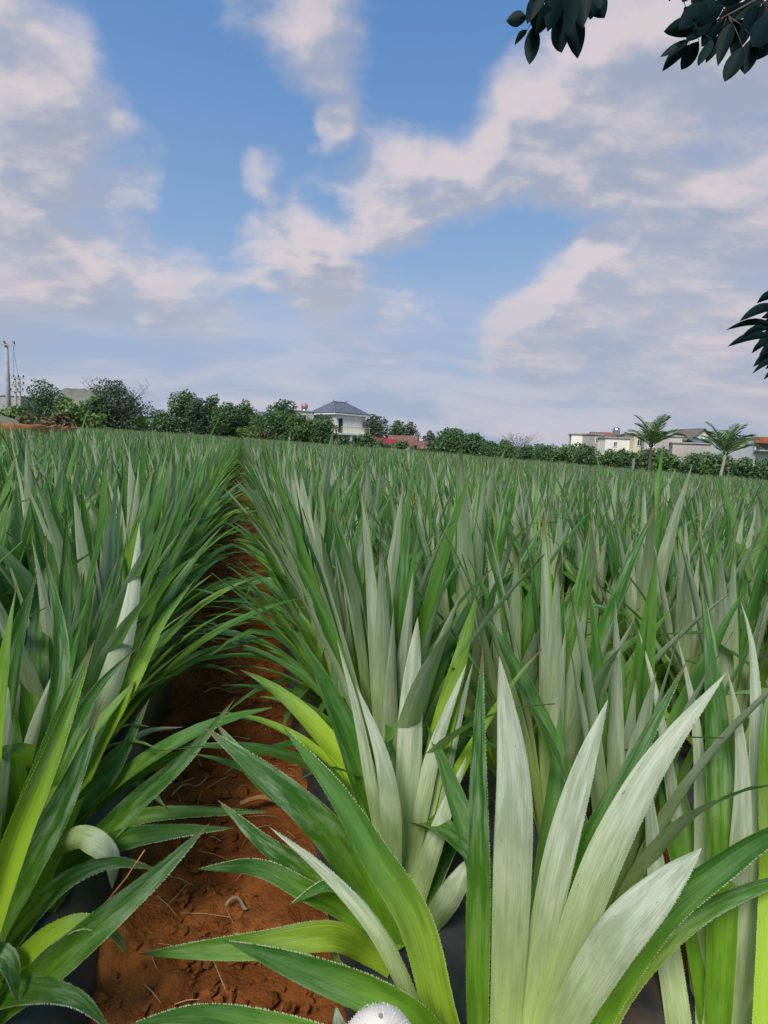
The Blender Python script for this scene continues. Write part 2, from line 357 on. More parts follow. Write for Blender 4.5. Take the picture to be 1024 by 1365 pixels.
# ------------------------------------------------------------------ pineapple leaves
def blade(cent, nrm, W_, rn, cols=4, chan=.34, base=.72, wave=0.0, spines=0, peak=.42, tp=1.6):
    """cent (n,3) centre line, nrm (n,3) upper-side normals. Returns V, Q, uv, lr"""
    n = len(cent); tan = np.gradient(cent, axis=0); tan /= np.linalg.norm(tan, axis=1)[:, None]+1e-9
    nrm = nrm-tan*(nrm*tan).sum(1)[:, None]; nrm /= np.linalg.norm(nrm, axis=1)[:, None]+1e-9
    side = np.cross(tan, nrm)
    v = np.linspace(0, 1, n); prof = np.where(v < peak, base+(1-base)*np.sin(v/peak*math.pi/2), 1-(np.maximum(v-peak, 0)/(1-peak))**tp); prof = np.maximum(prof, .004)
    w = W_*prof/2; us = np.linspace(-1, 1, cols+1); V = []; UV = []
    ph = rn*20
    ch = chan*(1.25-.5*v)
    for u in us:
        lift = ch*(abs(u)**1.6); wv = wave*W_*np.sin(v*(9+4*rn)+ph+u)*abs(u)*np.minimum(1, v*2)
        V.append(cent+side*(w*u*(1-.18*ch*abs(u)))[:, None]+nrm*(w*lift+wv)[:, None]); UV.append(np.stack([np.full(n, (u+1)/2), v], 1))
    V = np.stack(V, 1).reshape(-1, 3); UV = np.stack(UV, 1).reshape(-1, 2); m = cols+1
    i, j = np.meshgrid(np.arange(n-1), np.arange(cols), indexing='ij'); a = (i*m+j).ravel()
    Q = np.stack([a, a+1, a+m+1, a+m], 1)      # normal = side x tan -> flipped below to face nrm
    f = Q[len(Q)//2]; nn = np.cross(V[f[1]]-V[f[0]], V[f[3]]-V[f[0]])
    if np.dot(nn, nrm[n//2]) < 0: Q = Q[:, ::-1]
    if spines:
        ex, eq, eu = [], [], []; o = len(V); L = np.linalg.norm(np.diff(cent, axis=0), axis=1).sum()
        for sg, col in ((-1, 0), (1, cols)):
            edge = V[col::m][:n] if col == 0 else V.reshape(n, m, 3)[:, cols]
            sr = random.Random(int(rn*1e6)+col)
            for q in range(spines):
                if sr.random() < .14: continue
                t0 = (q+.5+sr.uniform(-.3, .3))/spines*.97; x = t0*(n-1); i0 = int(x); fr = x-i0
                P = edge[i0]*(1-fr)+edge[min(i0+1, n-1)]*fr; T = tan[i0]; Sd = side[i0]*sg
                b_ = .0012; l_ = sr.uniform(.0008, .0019)
                ex += [P-T*b_-Sd*.001, P+T*b_-Sd*.001, P+T*l_*1.1+Sd*l_]; ex.append(P-T*b_*.2+Sd*l_*.2); eu += [(0.0 if sg < 0 else 1.0, t0)]*4
                eq.append((o, o+1, o+2, o+3)); o += 4
        V = np.vstack([V, ex]); UV = np.vstack([UV, eu]); Q = np.vstack([Q, eq])
    return V, Q, UV, np.full(len(V), rn)
def gen_leaf(az_, e0, bend, L, W_, z0, nseg, cols, rn, r0=.02, lat=0, twist=0, kink=None, wave=.02, bp=1.5):
    v = np.linspace(0, 1, nseg+1); e = e0-bend*v**bp
    if kink: e = e-kink[1]*np.clip((v-kink[0])/.12, 0, 1)
    ds = L/nseg; em = (e[1:]+e[:-1])/2; a = az_+lat*v; am = (a[1:]+a[:-1])/2
    x = np.concatenate([[0], np.cumsum(ds*np.cos(em)*np.cos(am))])+r0*math.cos(az_); y = np.concatenate([[0], np.cumsum(ds*np.cos(em)*np.sin(am))])+r0*math.sin(az_)
    z = np.concatenate([[0], np.cumsum(ds*np.sin(em))])+z0
    c = np.stack([x, y, z], 1); nr = np.stack([-np.sin(e)*np.cos(a), -np.sin(e)*np.sin(a), np.cos(e)], 1)
    sd_ = np.stack([-np.sin(a), np.cos(a), np.zeros_like(a)], 1); tw = twist*v
    nr = nr*np.cos(tw)[:, None]+sd_*np.sin(tw)[:, None]
    return blade(c, nr, W_, rn, cols, wave=wave)
def plant_params(n, rg, tall=1.0, splay=1.0):
    out = []; ph = rg.random()*6.28
    for i in range(n):
        f = i/(n-1)            # 0 inner young, 1 outer old
        e0 = R(88-7*f-36*f**3.6*splay+rg.normal()*2.6); bend = R(4+9*f+58*f**3.6+rg.normal()*4)
        L = (.56+.38*math.sin(min(1, f*1.5)*math.pi/2)-.40*f**4)*tall*(1+rg.normal()*.07); W_ = (.048+.020*math.sin(min(1, f*1.6)*1.57))*(1+rg.normal()*.08)
        kink = (.55+.3*rg.random(), R(50+50*rg.random())) if (f > .55 and rg.random() < .14) else None
        out.append(dict(az_=ph+i*2.39996+rg.normal()*.12, e0=e0, bend=bend, L=L, W_=W_, z0=.03*(1-f), rn=float(rg.random()), lat=rg.normal()*.10, twist=rg.normal()*.35, kink=kink, wave=.03))
    return out
ML = M['leaf']
def leaf_mesh(data): V, Q, UV, A = data; return np_mesh('leaf', V, Q, ML, A, UV)
def joined(params, nseg, cols):
    Vs, Qs, Us, As, o = [], [], [], [], 0
    for p in params:
        V, Q, U, A = gen_leaf(nseg=nseg, cols=cols, **p); Vs.append(V); Qs.append(Q+o); Us.append(U); As.append(A); o += len(V)
    return np_mesh('pineapple_plant', np.vstack(Vs), np.vstack(Qs), ML, np.concatenate(As), np.vstack(Us))
rg = np.random.default_rng(11)
PV = [plant_params(34, rg, 1.0+.15*rg.random()) for _ in range(9)]
near_meshes = [[leaf_mesh(gen_leaf(nseg=9, cols=4, **p)) for p in P] for P in PV]
arch_meshes = [leaf_mesh(gen_leaf(0, R(38+6*i), R(62-3*i), .60+.03*(i % 4), .040+.003*(i % 3), 0, 12, 4, .13*i+.05, lat=.12*(i % 3-1), twist=.3*(i % 2))) for i in range(7)]
mid_meshes = [joined(P[::1], 7, 2) for P in PV]
far_meshes = [joined([dict(p, W_=p['W_']*1.12) for p in P[:29]][::1], 5, 2) for P in PV[:7]]

# hand-shaped plants nearest the camera ---------------------------------------
HERO = []
def catmull(P, n):
    P = [Vector(p) for p in P]; P = [P[0]*2-P[1]]+P+[P[-1]*2-P[-2]]; seg = len(P)-3; out = []
    for i in range(n+1):
        x = i/n*seg; k = min(int(x), seg-1); t = x-k; a, b, c, d = P[k:k+4]
        out.append(.5*((2*b)+(c-a)*t+(2*a-5*b+4*c-d)*t*t+(3*b-a-3*c+d)*t**3))
    A = np.array([tuple(p) for p in out]); L = np.concatenate([[0], np.cumsum(np.linalg.norm(np.diff(A, axis=0), axis=1))]); q = np.linspace(0, L[-1], n+1)
    return np.stack([np.interp(q, L, A[:, i]) for i in range(3)], 1)
def hleaf(root, pts, wpx, face, rn, tw=0, tilt=0, chan=.30, base=.72, peak=.42, n=26, tp=1.7):
    """pts base -> tip as (px, py, depth); wpx photo width at mid; face +1 upper side seen, -1 lower side"""
    if face < 0: rn = min((.14, .28, .42, .555, .695, .83), key=lambda q: abs(q-rn))
    q_ = []
    for (a_, b_, d_) in pts:          # keep the leaf above the bed it grows from
        d_ = min(d_, on_ground(a_, b_, .125)[1]-.01) if b_ > 1150 else d_
        q_.append((a_, b_, d_))
    P = [at(*p) for p in q_]; c = catmull(P, n); mid = P[len(P)//2]; dm = pts[len(pts)//2][2]
    tocam = np.array(CAM)[None]-c; tocam /= np.linalg.norm(tocam, axis=1)[:, None]
    nr = tocam*face; tan = np.gradient(c, axis=0); tan /= np.linalg.norm(tan, axis=1)[:, None]
    nr = nr-tan*(nr*tan).sum(1)[:, None]; nr /= np.linalg.norm(nr, axis=1)[:, None]; sd_ = np.cross(tan, nr)
    a = tilt+tw*np.linspace(-.5, .5, len(c)); nr = nr*np.cos(a)[:, None]+sd_*np.sin(a)[:, None]
    V, Q, U, A = blade(c, nr, wpx/FPX*dm, rn, 6, chan, base, wave=.018, spines=150, peak=peak, tp=tp)
    V = V-np.array(root.location)[None]; A = A+10
    return link('leaf', np_mesh('leaf', V, Q, ML, A, U), None, root)
def hero(px, py, label, fill, dz=.12, tall=1.0, azr=None, seed=0, back=.13):
    p, d = on_ground(px, py, dz); r = empty('pineapple_plant', p, 0, label, 'pineapple plant', 'pineapple plants of the field'); HERO.append(p)
    g = np.random.default_rng(100+seed)
    for q in plant_params(fill, g, tall):
        if azr and not any(a0 <= math.degrees(q['az_']) % 360 <= a1 for a0, a1 in azr): continue
        q['kink'] = None
        if q['e0'] > R(84): continue
        o = link('leaf', leaf_mesh(gen_leaf(nseg=12, cols=4, **q)), None, r); o.location = (back*p.x/p.length, back, -.03)
    return r
BACK = [(35, 150)]
# --- first plant right of the furrow, cut by the bottom edge
P1 = hero(700, 1500, 'nearest pineapple plant right of the furrow, broad silvery leaves, cut by the bottom edge', 26, tall=.86, azr=[(60, 120)], seed=1)
hleaf(P1, [(668, 1500, 1.00), (674, 1365, .98), (684, 1162, .95), (685, 1026, .95), (666, 875, .98)], 54, -1, .37, tw=.3, tilt=.1, peak=.58, tp=2.1)
hleaf(P1, [(645, 1500, 1.05), (638, 1365, 1.03), (639, 1162, 1.02), (639, 990, 1.03), (644, 857, 1.06)], 35, 1, .10, tilt=-.2)
hleaf(P1, [(692, 1500, 1.00), (704, 1365, .98), (741, 1162, .96), (778, 1026, .97), (811, 931, 1.0)], 42, -1, .55, tw=.2, peak=.58, tp=2.1)
hleaf(P1, [(708, 1490, .99), (731, 1365, .96), (788, 1190, .93), (838, 1080, .93), (886, 1000, .95), (968, 897, .99)], 49, -1, .68, tilt=.15, peak=.5, tp=1.7)
hleaf(P1, [(722, 1440, 1.01), (745, 1330, 1.05), (779, 1144, 1.03), (841, 1022, 1.05), (918, 877, 1.10)], 32, 1, .22, tilt=.3)
hleaf(P1, [(725, 1490, .95), (745, 1385, .90), (814, 1262, .85), (877, 1190, .84), (936, 1130, .86)], 58, -1, .44, base=.6, peak=.62, chan=.35, tp=2.3)
hleaf(P1, [(760, 1480, .98), (790, 1365, .95), (872, 1228, .93), (959, 1156, .94), (1040, 1105, .97), (1120, 1085, 1.0)], 42, 1, .31, chan=.6, tilt=.3)
hleaf(P1, [(770, 1480, 1.02), (823, 1330, 1.0), (913, 1228, 1.0), (1024, 1176, 1.03), (1110, 1165, 1.06)], 30, 1, .77, chan=.55, tilt=.5)
hleaf(P1, [(640, 1480, .95), (592, 1365, .95), (557, 1232, .97), (501, 1140, 1.0), (445, 1050, 1.04), (376, 967, 1.10)], 48, 1, .83, chan=.35, tilt=-.15)
hleaf(P1, [(600, 1440, 1.0), (552, 1340, 1.02), (501, 1240, 1.04), (430, 1160, 1.08), (359, 1102, 1.12)], 24, -1, .61, chan=.5)
hleaf(P1, [(610, 1430, .92), (565, 1366, .90), (500, 1326, .90), (406, 1290, .93), (297, 1253, 1.0)], 46, 1, .15, chan=.4, tilt=-.3)
hleaf(P1, [(560, 1480, .85), (470, 1405, .84), (360, 1368, .86), (260, 1352, .9), (170, 1366, .95)], 34, 1, .29, chan=.4)
hleaf(P1, [(470, 1420, .95), (452, 1370, .95), (448, 1342, .96)], 26, -1, .3, chan=.3)
# --- second plant
P2 = hero(535, 1262, 'second pineapple plant right of the furrow, pale fan above green leaves drooping over soil', 26, tall=.88, azr=[(0, 200)], seed=2)
hleaf(P2, [(530, 1262, 1.34), (522, 1170, 1.28), (520, 1075, 1.24), (507, 1000, 1.24), (475, 914, 1.28)], 31, -1, .47, tw=.5)
hleaf(P2, [(528, 1262, 1.34), (509, 1126, 1.31), (496, 1053, 1.30), (475, 946, 1.30), (449, 851, 1.32)], 18, -1, .62)
hleaf(P2, [(535, 1262, 1.36), (536, 1170, 1.35), (544, 1053, 1.34), (549, 924, 1.35), (557, 821, 1.37)], 36, -1, .52, tilt=.1, peak=.58, tp=2.1)
hleaf(P2, [(538, 1262, 1.36), (548, 1150, 1.35), (562, 1070, 1.34), (584, 985, 1.35), (622, 884, 1.38)], 26, -1, .71)
hleaf(P2, [(541, 1262, 1.37), (556, 1180, 1.37), (578, 1100, 1.36), (601, 1000, 1.38), (632, 878, 1.42)], 24, -1, .33, tilt=.4)
hleaf(P2, [(545, 1262, 1.33), (558, 1190, 1.31), (587, 1100, 1.29), (622, 1008, 1.30)], 28, -1, .58)
hleaf(P2, [(548, 1265, 1.30), (566, 1240, 1.25), (592, 1205, 1.21), (640, 1130, 1.20)], 36, -1, .4, chan=.7, peak=.5)
hleaf(P2, [(548, 1260, 1.38), (582, 1169, 1.38), (625, 1092, 1.40)], 22, 1, .2)
hleaf(P2, [(525, 1265, 1.30), (483, 1180, 1.20), (440, 1112, 1.14), (372, 1047, 1.12), (271, 968, 1.18)], 46, 1, .12, chan=.3, tilt=-.1)
hleaf(P2, [(528, 1268, 1.31), (478, 1160, 1.25), (410, 1085, 1.21), (340, 1030, 1.22), (285, 960, 1.30)], 40, 1, .81, chan=.4, tilt=.2)
hleaf(P2, [(520, 1262, 1.32), (428, 1172, 1.25), (359, 1128, 1.22), (290, 1066, 1.26)], 32, 1, .26, chan=.45, tilt=-.2)
hleaf(P2, [(515, 1265, 1.30), (460, 1215, 1.22), (406, 1186, 1.18), (342, 1156, 1.20), (262, 1158, 1.27)], 28, 1, .05, chan=.5)
hleaf(P2, [(520, 1265, 1.28), (476, 1205, 1.20), (440, 1179, 1.16), (385, 1206, 1.16)], 22, 1, .55, chan=.5)
hleaf(P2, [(522, 1290, 1.25), (492, 1270, 1.15), (441, 1246, 1.08), (342, 1260, 1.06), (183, 1272, 1.12)], 36, 1, .88, chan=.25, tilt=-.2)
hleaf(P2, [(528, 1268, 1.40), (492, 1092, 1.42), (458, 989, 1.44), (417, 893, 1.48)], 24, 1, .2)
hleaf(P2, [(500, 1310, 1.10), (455, 1290, 1.10), (445, 1262, 1.09), (438, 1236, 1.1)], 10, 1, .9)
# --- right-edge plants
P5 = hero(960, 1500, 'pineapple plant at the bottom right corner with tall narrow silver leaves', 26, tall=.95, azr=[(60, 130)], seed=5)
hleaf(P5, [(950, 1560, 1.20), (940, 1365, 1.19), (936, 1094, 1.17), (927, 958, 1.18), (902, 845, 1.2)], 24, -1, .42)
hleaf(P5, [(945, 1540, 1.25), (930, 1300, 1.24), (904, 1108, 1.23), (877, 936, 1.24), (850, 836, 1.27)], 22, -1, .64)
hleaf(P5, [(965, 1560, 1.10), (970, 1365, 1.10), (985, 1162, 1.09), (990, 1050, 1.08), (984, 960, 1.08), (968, 888, 1.1)], 34, -1, .48)
hleaf(P5, [(980, 1570, 1.10), (990, 1365, 1.10), (1000, 1200, 1.1), (1010, 1040, 1.1), (1004, 870, 1.12), (987, 800, 1.15)], 32, -1, .7)
hleaf(P5, [(1010, 1600, 1.05), (1030, 1200, 1.05), (1022, 1000, 1.05), (1030, 880, 1.08)], 34, 1, .93)
hleaf(P5, [(930, 1560, 1.15), (900, 1330, 1.12), (880, 1200, 1.13), (868, 1090, 1.15), (860, 1000, 1.2)], 34, -1, .3)
hleaf(P5, [(985, 1540, 1.15), (1060, 1280, 1.1), (1085, 1180, 1.15)], 40, -1, .3)
# --- left, cut by the edge
P3 = hero(-45, 1385, 'pineapple plant in the bottom left corner with long green leaves crossing the soil', 24, tall=.9, azr=[(50, 200)], seed=3)
hleaf(P3, [(-40, 1390, 1.15), (-22, 1262, 1.08), (23, 1172, 1.06), (78, 1079, 1.06), (117, 989, 1.09), (136, 934, 1.12)], 50, 1, .10, chan=.35, tilt=.1)
hleaf(P3, [(-35, 1390, 1.12), (0, 1343, 1.05), (59, 1295, 1.0), (137, 1228, 1.0), (219, 1157, 1.04), (280, 1096, 1.10)], 46, 1, .22, chan=.35, tilt=.2)
hleaf(P3, [(-40, 1360, 1.10), (10, 1300, 1.02), (60, 1250, 1.0), (110, 1228, 1.0), (150, 1243, 1.02), (172, 1276, 1.04)], 26, 1, .93, chan=.3)
hleaf(P3, [(-50, 1330, 1.05), (-20, 1280, 1.0), (10, 1278, .98), (24, 1336, .98)], 34, 1, .66, chan=.3)
hleaf(P3, [(-60, 1380, 1.2), (-30, 1200, 1.2), (-8, 1050, 1.2), (10, 930, 1.22), (20, 840, 1.25)], 40, -1, .5)
hleaf(P3, [(-45, 1400, 1.12), (-20, 1340, 1.06), (30, 1320, 1.0), (100, 1330, .97), (150, 1375, .98)], 34, 1, .34, chan=.4)
hleaf(P3, [(-45, 1390, 1.16), (10, 1260, 1.12), (80, 1180, 1.12), (150, 1150, 1.15), (215, 1160, 1.2)], 30, 1, .52, chan=.4)
hleaf(P3, [(-50, 1380, 1.02), (-20, 1250, .98), (22, 1120, .97), (72, 1000, .98), (127, 852, 1.03)], 38, 1, .925, chan=.5, base=.9)
P4 = hero(30, 1215, 'second pineapple plant left of the furrow with one glowing yellow-green leaf', 28, tall=.92, azr=[(0, 170)], seed=4)
hleaf(P4, [(10, 1240, 1.30), (20, 1133, 1.20), (55, 1036, 1.18), (90, 938, 1.19), (127, 852, 1.24)], 36, 1, .945, chan=.5, base=.9)
hleaf(P4, [(-5, 1240, 1.32), (40, 1080, 1.26), (70, 960, 1.26), (82, 860, 1.28), (60, 735, 1.33)], 26, 1, .27, chan=.4, peak=.5)
hleaf(P4, [(0, 1240, 1.35), (100, 1020, 1.34), (150, 900, 1.36), (176, 800, 1.4), (186, 697, 1.46)], 34, -1, .44, chan=.4, peak=.5)
hleaf(P4, [(-20, 1240, 1.28), (-15, 1060, 1.22), (5, 930, 1.22), (22, 850, 1.24), (50, 760, 1.28)], 36, 1, .07, chan=.4, peak=.5)
hleaf(P4, [(30, 1240, 1.40), (120, 1010, 1.38), (180, 900, 1.4), (215, 830, 1.44), (262, 770, 1.5)], 28, 1, .9, chan=.5)
hleaf(P4, [(10, 1240, 1.30), (60, 1080, 1.24), (95, 985, 1.25), (128, 920, 1.27), (185, 860, 1.32)], 26, 1, .25, chan=.5)
hleaf(P4, [(20, 1215, 1.50), (8, 1133, 1.42), (27, 1055, 1.40), (51, 958, 1.41), (92, 855, 1.45)], 24, -1, .35, tilt=.2)
hleaf(P4, [(10, 1215, 1.5), (5, 1120, 1.45), (12, 1016, 1.44), (30, 930, 1.45), (55, 830, 1.50)], 30, -1, .6)
hleaf(P4, [(35, 1220, 1.50), (78, 1172, 1.40), (137, 1114, 1.30), (188, 1063, 1.26), (250, 1008, 1.26), (313, 932, 1.32)], 33, 1, .36, chan=.4)
hleaf(P4, [(60, 1215, 1.52), (90, 1102, 1.45), (133, 1067, 1.42), (203, 1020, 1.40), (285, 990, 1.44)], 26, 1, .96, chan=.5)
hleaf(P4, [(60, 1215, 1.45), (100, 1160, 1.35), (156, 1122, 1.28), (234, 1108, 1.26), (312, 1104, 1.30)], 32, 1, .17, chan=.35)
hleaf(P4, [(40, 1215, 1.50), (90, 1140, 1.40), (160, 1097, 1.37), (230, 1083, 1.37), (365, 1082, 1.44)], 22, 1, .75, chan=.3)
hleaf(P4, [(60, 1215, 1.55), (100, 1060, 1.52), (129, 1028, 1.5), (188, 978, 1.48), (246, 969, 1.52)], 20, -1, .5, chan=.5)
hleaf(P4, [(150, 1186, 1.20), (147, 1141, 1.19), (108, 1116, 1.22), (66, 1136, 1.26)][::-1], 32, -1, .4, chan=.4, peak=.5)
hleaf(P4, [(20, 1215, 1.45), (70, 1150, 1.35), (120, 1060, 1.34), (140, 1040, 1.34), (160, 1010, 1.36), (200, 930, 1.4)], 30, 1, .4, chan=.5)

# ------------------------------------------------------------------ the rest of the field
cand = []
for k in range(-36, 46):
    tc = TF+PITCHB*(k+.5)
    for side in (-1, 1):
        t = tc+side*ROWGAP/2*1.12; s = -6.0+(.13 if side > 0 else 0)+rng.random()*.2
        while s < 80:
            s += .285; tt = t+rng.normal()*.025; ss = s+rng.normal()*.03; p = uF*ss+tF*tt
            if p.y < -2.5: continue
            if p.length > far_limit(p.x, p.y): continue
            if rng.random() < .015: continue
            row = k*2+(0 if side < 0 else 1)
            cand.append((p.x, p.y, row, ss))
TRUNK = Vector((2.9, .9, 0))
def keep(x, y):
    if x*x+y*y < .98**2: return False
    if x > .25 and y < 1.0 and x < 1.3: return False
    if y < .35 and abs(x) < .9 and y > -1: return False
    if (x-TRUNK.x)**2+(y-TRUNK.y)**2 < .2: return False
    return all((x-h.x)**2+(y-h.y)**2 > (.36 if i == 0 else .24)**2 for i, h in enumerate(HERO))
cand = [c for c in cand if keep(c[0], c[1])]
vis, rest = [], []
for c in cand:
    x, y, row, s = c; p = (x, y, ground(x, y)+.13); a = proj(p); b = proj((x, y, p[2]+.8))
    inv = b[2] > .25 and -90 < b[0] < 1110 and b[1] < 1500
    (vis if inv else rest).append((b[2] if inv else 99, c))
vis.sort(key=lambda q: q[0])
near = [c for d, c in vis[:292]]; rest = [c for d, c in rest]+[c for d, c in vis[292:]]
print('PLANTS near', len(near), 'limit', vis[292][0], 'rest', len(rest))
print('P5 row', (HERO[2].dot(tF)-TF)/PITCHB, [tuple(round(q,2) for q in h) for h in HERO])
ORD = ['first', 'second', 'third', 'fourth', 'fifth', 'sixth', 'seventh', 'eighth', 'ninth', 'tenth', 'eleventh', 'twelfth']
rank = {-1: 0, 0: 0, 1: 1}
for c in sorted(near, key=lambda c: c[3]):
    x, y, row, s = c; d = math.hypot(x, y)
    if row in (-1, 0) and y > .8:
        side = 'left' if row == -1 else 'right'; i = rank[row]; rank[row] += 1
        lab = '%s pineapple plant from the camera in the row lining the furrow\'s %s side' % (ORD[i+2], side) if i < 10 else 'smaller-looking pineapple plant far along the row that lines the furrow\'s %s side' % side
    elif -7 <= row <= 6 and rank.get(row, 0) < 9:
        side = 'left' if row < 0 else 'right'; i = rank.get(row, 0); rank[row] = i+1
        lab = '%s visible pineapple plant from the camera in the %s row %s of the furrow' % (ORD[i], ORD[-row-1 if row < 0 else row], side)
    else:
        lab = 'pineapple plant with upright grey-green leaves deep among the packed rows on the furrow\'s %s side' % ('left' if row < 0 else 'right')
    rz = random.random()*6.28; sc = random.uniform(.88, 1.08); v = random.randrange(9)
    ti = (random.gauss(0, .026), random.gauss(0, .026))
    loc = (x, y, ground(x, y)+.125)
    if d < 4.6:
        r = empty('pineapple_plant', loc, rz, lab, 'pineapple plant', 'pineapple plants of the field')
        for m_, par in zip(near_meshes[v], PV[v]):
            if d < 1.6 and (par['kink'] or (row > 0 and par['e0'] < R(66))): continue
            o = bpy.data.objects.new('leaf', m_); C.objects.link(o); o.parent = r
        if row in (-1, 0) and d < 3.2:       # old leaves arching out over the furrow
            for q in range(4):
                o = bpy.data.objects.new('leaf', arch_meshes[(v+q) % len(arch_meshes)]); C.objects.link(o); o.parent = r
                o.rotation_euler = (0, 0, (AF if row == -1 else math.pi+AF)-rz+random.uniform(-.95, .95)); o.location = (0, 0, .02+.01*q)
    else:
        r = bpy.data.objects.new('pineapple_plant', mid_meshes[v]); C.objects.link(r); r.location = loc
        props(r, lab, 'pineapple plant', 'pineapple plants of the field')
    r.rotation_mode = 'XYZ'; r.rotation_euler = (ti[0], ti[1], rz); r.scale = (sc, sc, sc)
# remainder: one object of instances
src = bpy.data.collections.new('far_plant_kinds')
for i, m_ in enumerate(far_meshes):
    o = bpy.data.objects.new('pineapple_plant_kind_%s' % 'abcdefg'[i], m_); src.objects.link(o)
N = len(rest); pts = np.array([(c[0], c[1], ground(c[0], c[1])+.12) for c in rest]); me = bpy.data.meshes.new('pineapple_plants')
me.vertices.add(N); me.vertices.foreach_set('co', pts.astype(np.float32).ravel())
hn = np.array([mn.noise(Vector((c[0]*.25, c[1]*.25, 0))) for c in rest])
a = me.attributes.new('rz', 'FLOAT', 'POINT'); a.data.foreach_set('value', (rng.random(N)*6.283).astype(np.float32))
a = me.attributes.new('sc', 'FLOAT', 'POINT'); a.data.foreach_set('value', (.95+.10*rng.normal(size=N)*.7+.10*hn).astype(np.float32))
a = me.attributes.new('tx', 'FLOAT', 'POINT'); a.data.foreach_set('value', (rng.normal(size=N)*.035).astype(np.float32))
fo = bpy.data.objects.new('pineapple_plants', me); C.objects.link(fo); props(fo, kind='stuff', label='far pineapple plants filling the field up to the tree line', cat='pineapple plants')
me.materials.append(ML)
ng = bpy.data.node_groups.new('spread_plants', 'GeometryNodeTree')
ng.interface.new_socket('Geometry', in_out='INPUT', socket_type='NodeSocketGeometry'); ng.interface.new_socket('Geometry', in_out='OUTPUT', socket_type='NodeSocketGeometry')
g = ng.nodes; gi = g.new('NodeGroupInput'); go = g.new('NodeGroupOutput'); iop = g.new('GeometryNodeInstanceOnPoints'); ci = g.new('GeometryNodeCollectionInfo')
ci.inputs[0].default_value = src; ci.inputs['Separate Children'].default_value = True; ci.inputs['Reset Children'].default_value = True
def nattr(n):
    q = g.new('GeometryNodeInputNamedAttribute'); q.data_type = 'FLOAT'; q.inputs[0].default_value = n; return q.outputs[0]
cx = g.new('ShaderNodeCombineXYZ'); L = ng.links; L.new(nattr('tx'), cx.inputs[0]); L.new(nattr('rz'), cx.inputs[2])
rv = g.new('FunctionNodeRandomValue'); rv.data_type = 'INT'; rv.inputs[4].default_value = 0; rv.inputs[5].default_value = len(far_meshes)-1
L.new(gi.outputs[0], iop.inputs['Points']); L.new(ci.outputs[0], iop.inputs['Instance']); iop.inputs['Pick Instance'].default_value = True
L.new(rv.outputs[2], iop.inputs['Instance Index']); L.new(cx.outputs[0], iop.inputs['Rotation']); L.new(nattr('sc'), iop.inputs['Scale']); L.new(iop.outputs[0], go.inputs[0])
fo.modifiers.new('spread', 'NODES').node_group = ng

# ------------------------------------------------------------------ soil litter
def clods():
    V, Q, o = [], [], 0
    base = MB().ball((0, 0, 0), 1, 1, 1, 6, 4)
    bv = np.array(base.v); tri = [f if len(f) == 4 else (f[0], f[1], f[2], f[2]) for f in base.f]
    mb = MB()
    for i in range(3200):
        s = .3+8*random.random()**2.2; t = TF+random.gauss(0, .17); 
        if abs(t-TF) > .31: continue
        r = random.choice([.003, .004, .005, .007, .010, .015]) ; p = st(s, t, .015+r*.3)
        vv = bv*np.array([random.uniform(.6, 1.5), random.uniform(.6, 1.4), random.uniform(.35, .8)])*r*(1+.42*rng.normal(size=(len(bv), 1)))
        mb.add([(p.x+a[0], p.y+a[1], p.z+a[2]) for a in vv], base.f)
    props(mb.build('soil_clods', M['soil']), kind='stuff', label='crumbs and small clods of red soil on the furrow floor', cat='clods')
    mb = MB()
    for i in range(420):
        s = .4+7*random.random()**1.6; t = TF+random.gauss(0, .16)
        if abs(t-TF) > .3: continue
        L_ = random.uniform(.02, .12); a = random.random()*6.28; p = st(s, t, .025); q = p+Vector((math.cos(a), math.sin(a), random.uniform(-.1, .15)))*L_
        mb.tube([p, (p+q)/2+Vector((0, 0, .004)), q], [.0012, .001, .0006], 3)
    props(mb.build('dry_straw', M['straw']), kind='stuff', label='thin dry straw scattered over the furrow floor', cat='straw')
clods()
def dry_leaf(px, py, ang, L_, W_, m, label, lift=.03, cat='dead leaf'):
    p, _ = on_ground(px, py); r = p+Vector((0, 0, lift)); v = np.linspace(0, 1, 10)
    c = np.stack([L_*(v-.5)*math.cos(ang), L_*(v-.5)*math.sin(ang)+.01*np.sin(v*5), .012*np.sin(v*7)+.006*v], 1)
    V, Q, U, A = blade(c, np.tile([0, 0, 1.], (10, 1)), W_, random.random(), 4, .5, wave=.1)
    o = link('dead_leaf', np_mesh('dead_leaf', V, Q, m, A, U), None); o.location = r; props(o, label, cat)
dry_leaf(372, 1092, .1, .24, .030, M['dead'], 'orange-brown dead leaf lying on the soil under the drooping leaves', .05)
dry_leaf(320, 1222, .05, .07, .012, M['greydead'], 'short grey dead leaf stub lying on the open red soil')
dry_leaf(255, 1060, .9, .14, .012, M['straw'], 'pale curled straw-coloured dead leaf on the soil by the left bed')
dry_leaf(300, 930, .3, .18, .02, M['straw'], 'dry tan dead leaf on the furrow floor farther up between the beds')
mb = MB(); a_, b_ = at(193, 1133, 1.1), at(140, 1205, 1.12); mb.tube([a_, (a_+b_)/2+Vector((.004, 0, 0)), b_], [.0012, .0018, .0022], 5)
props(mb.build('dry_stalk', M['dead'], smooth=True), 'thin reddish-brown dry stalk caught among the leaves of the left bed', 'stalk')

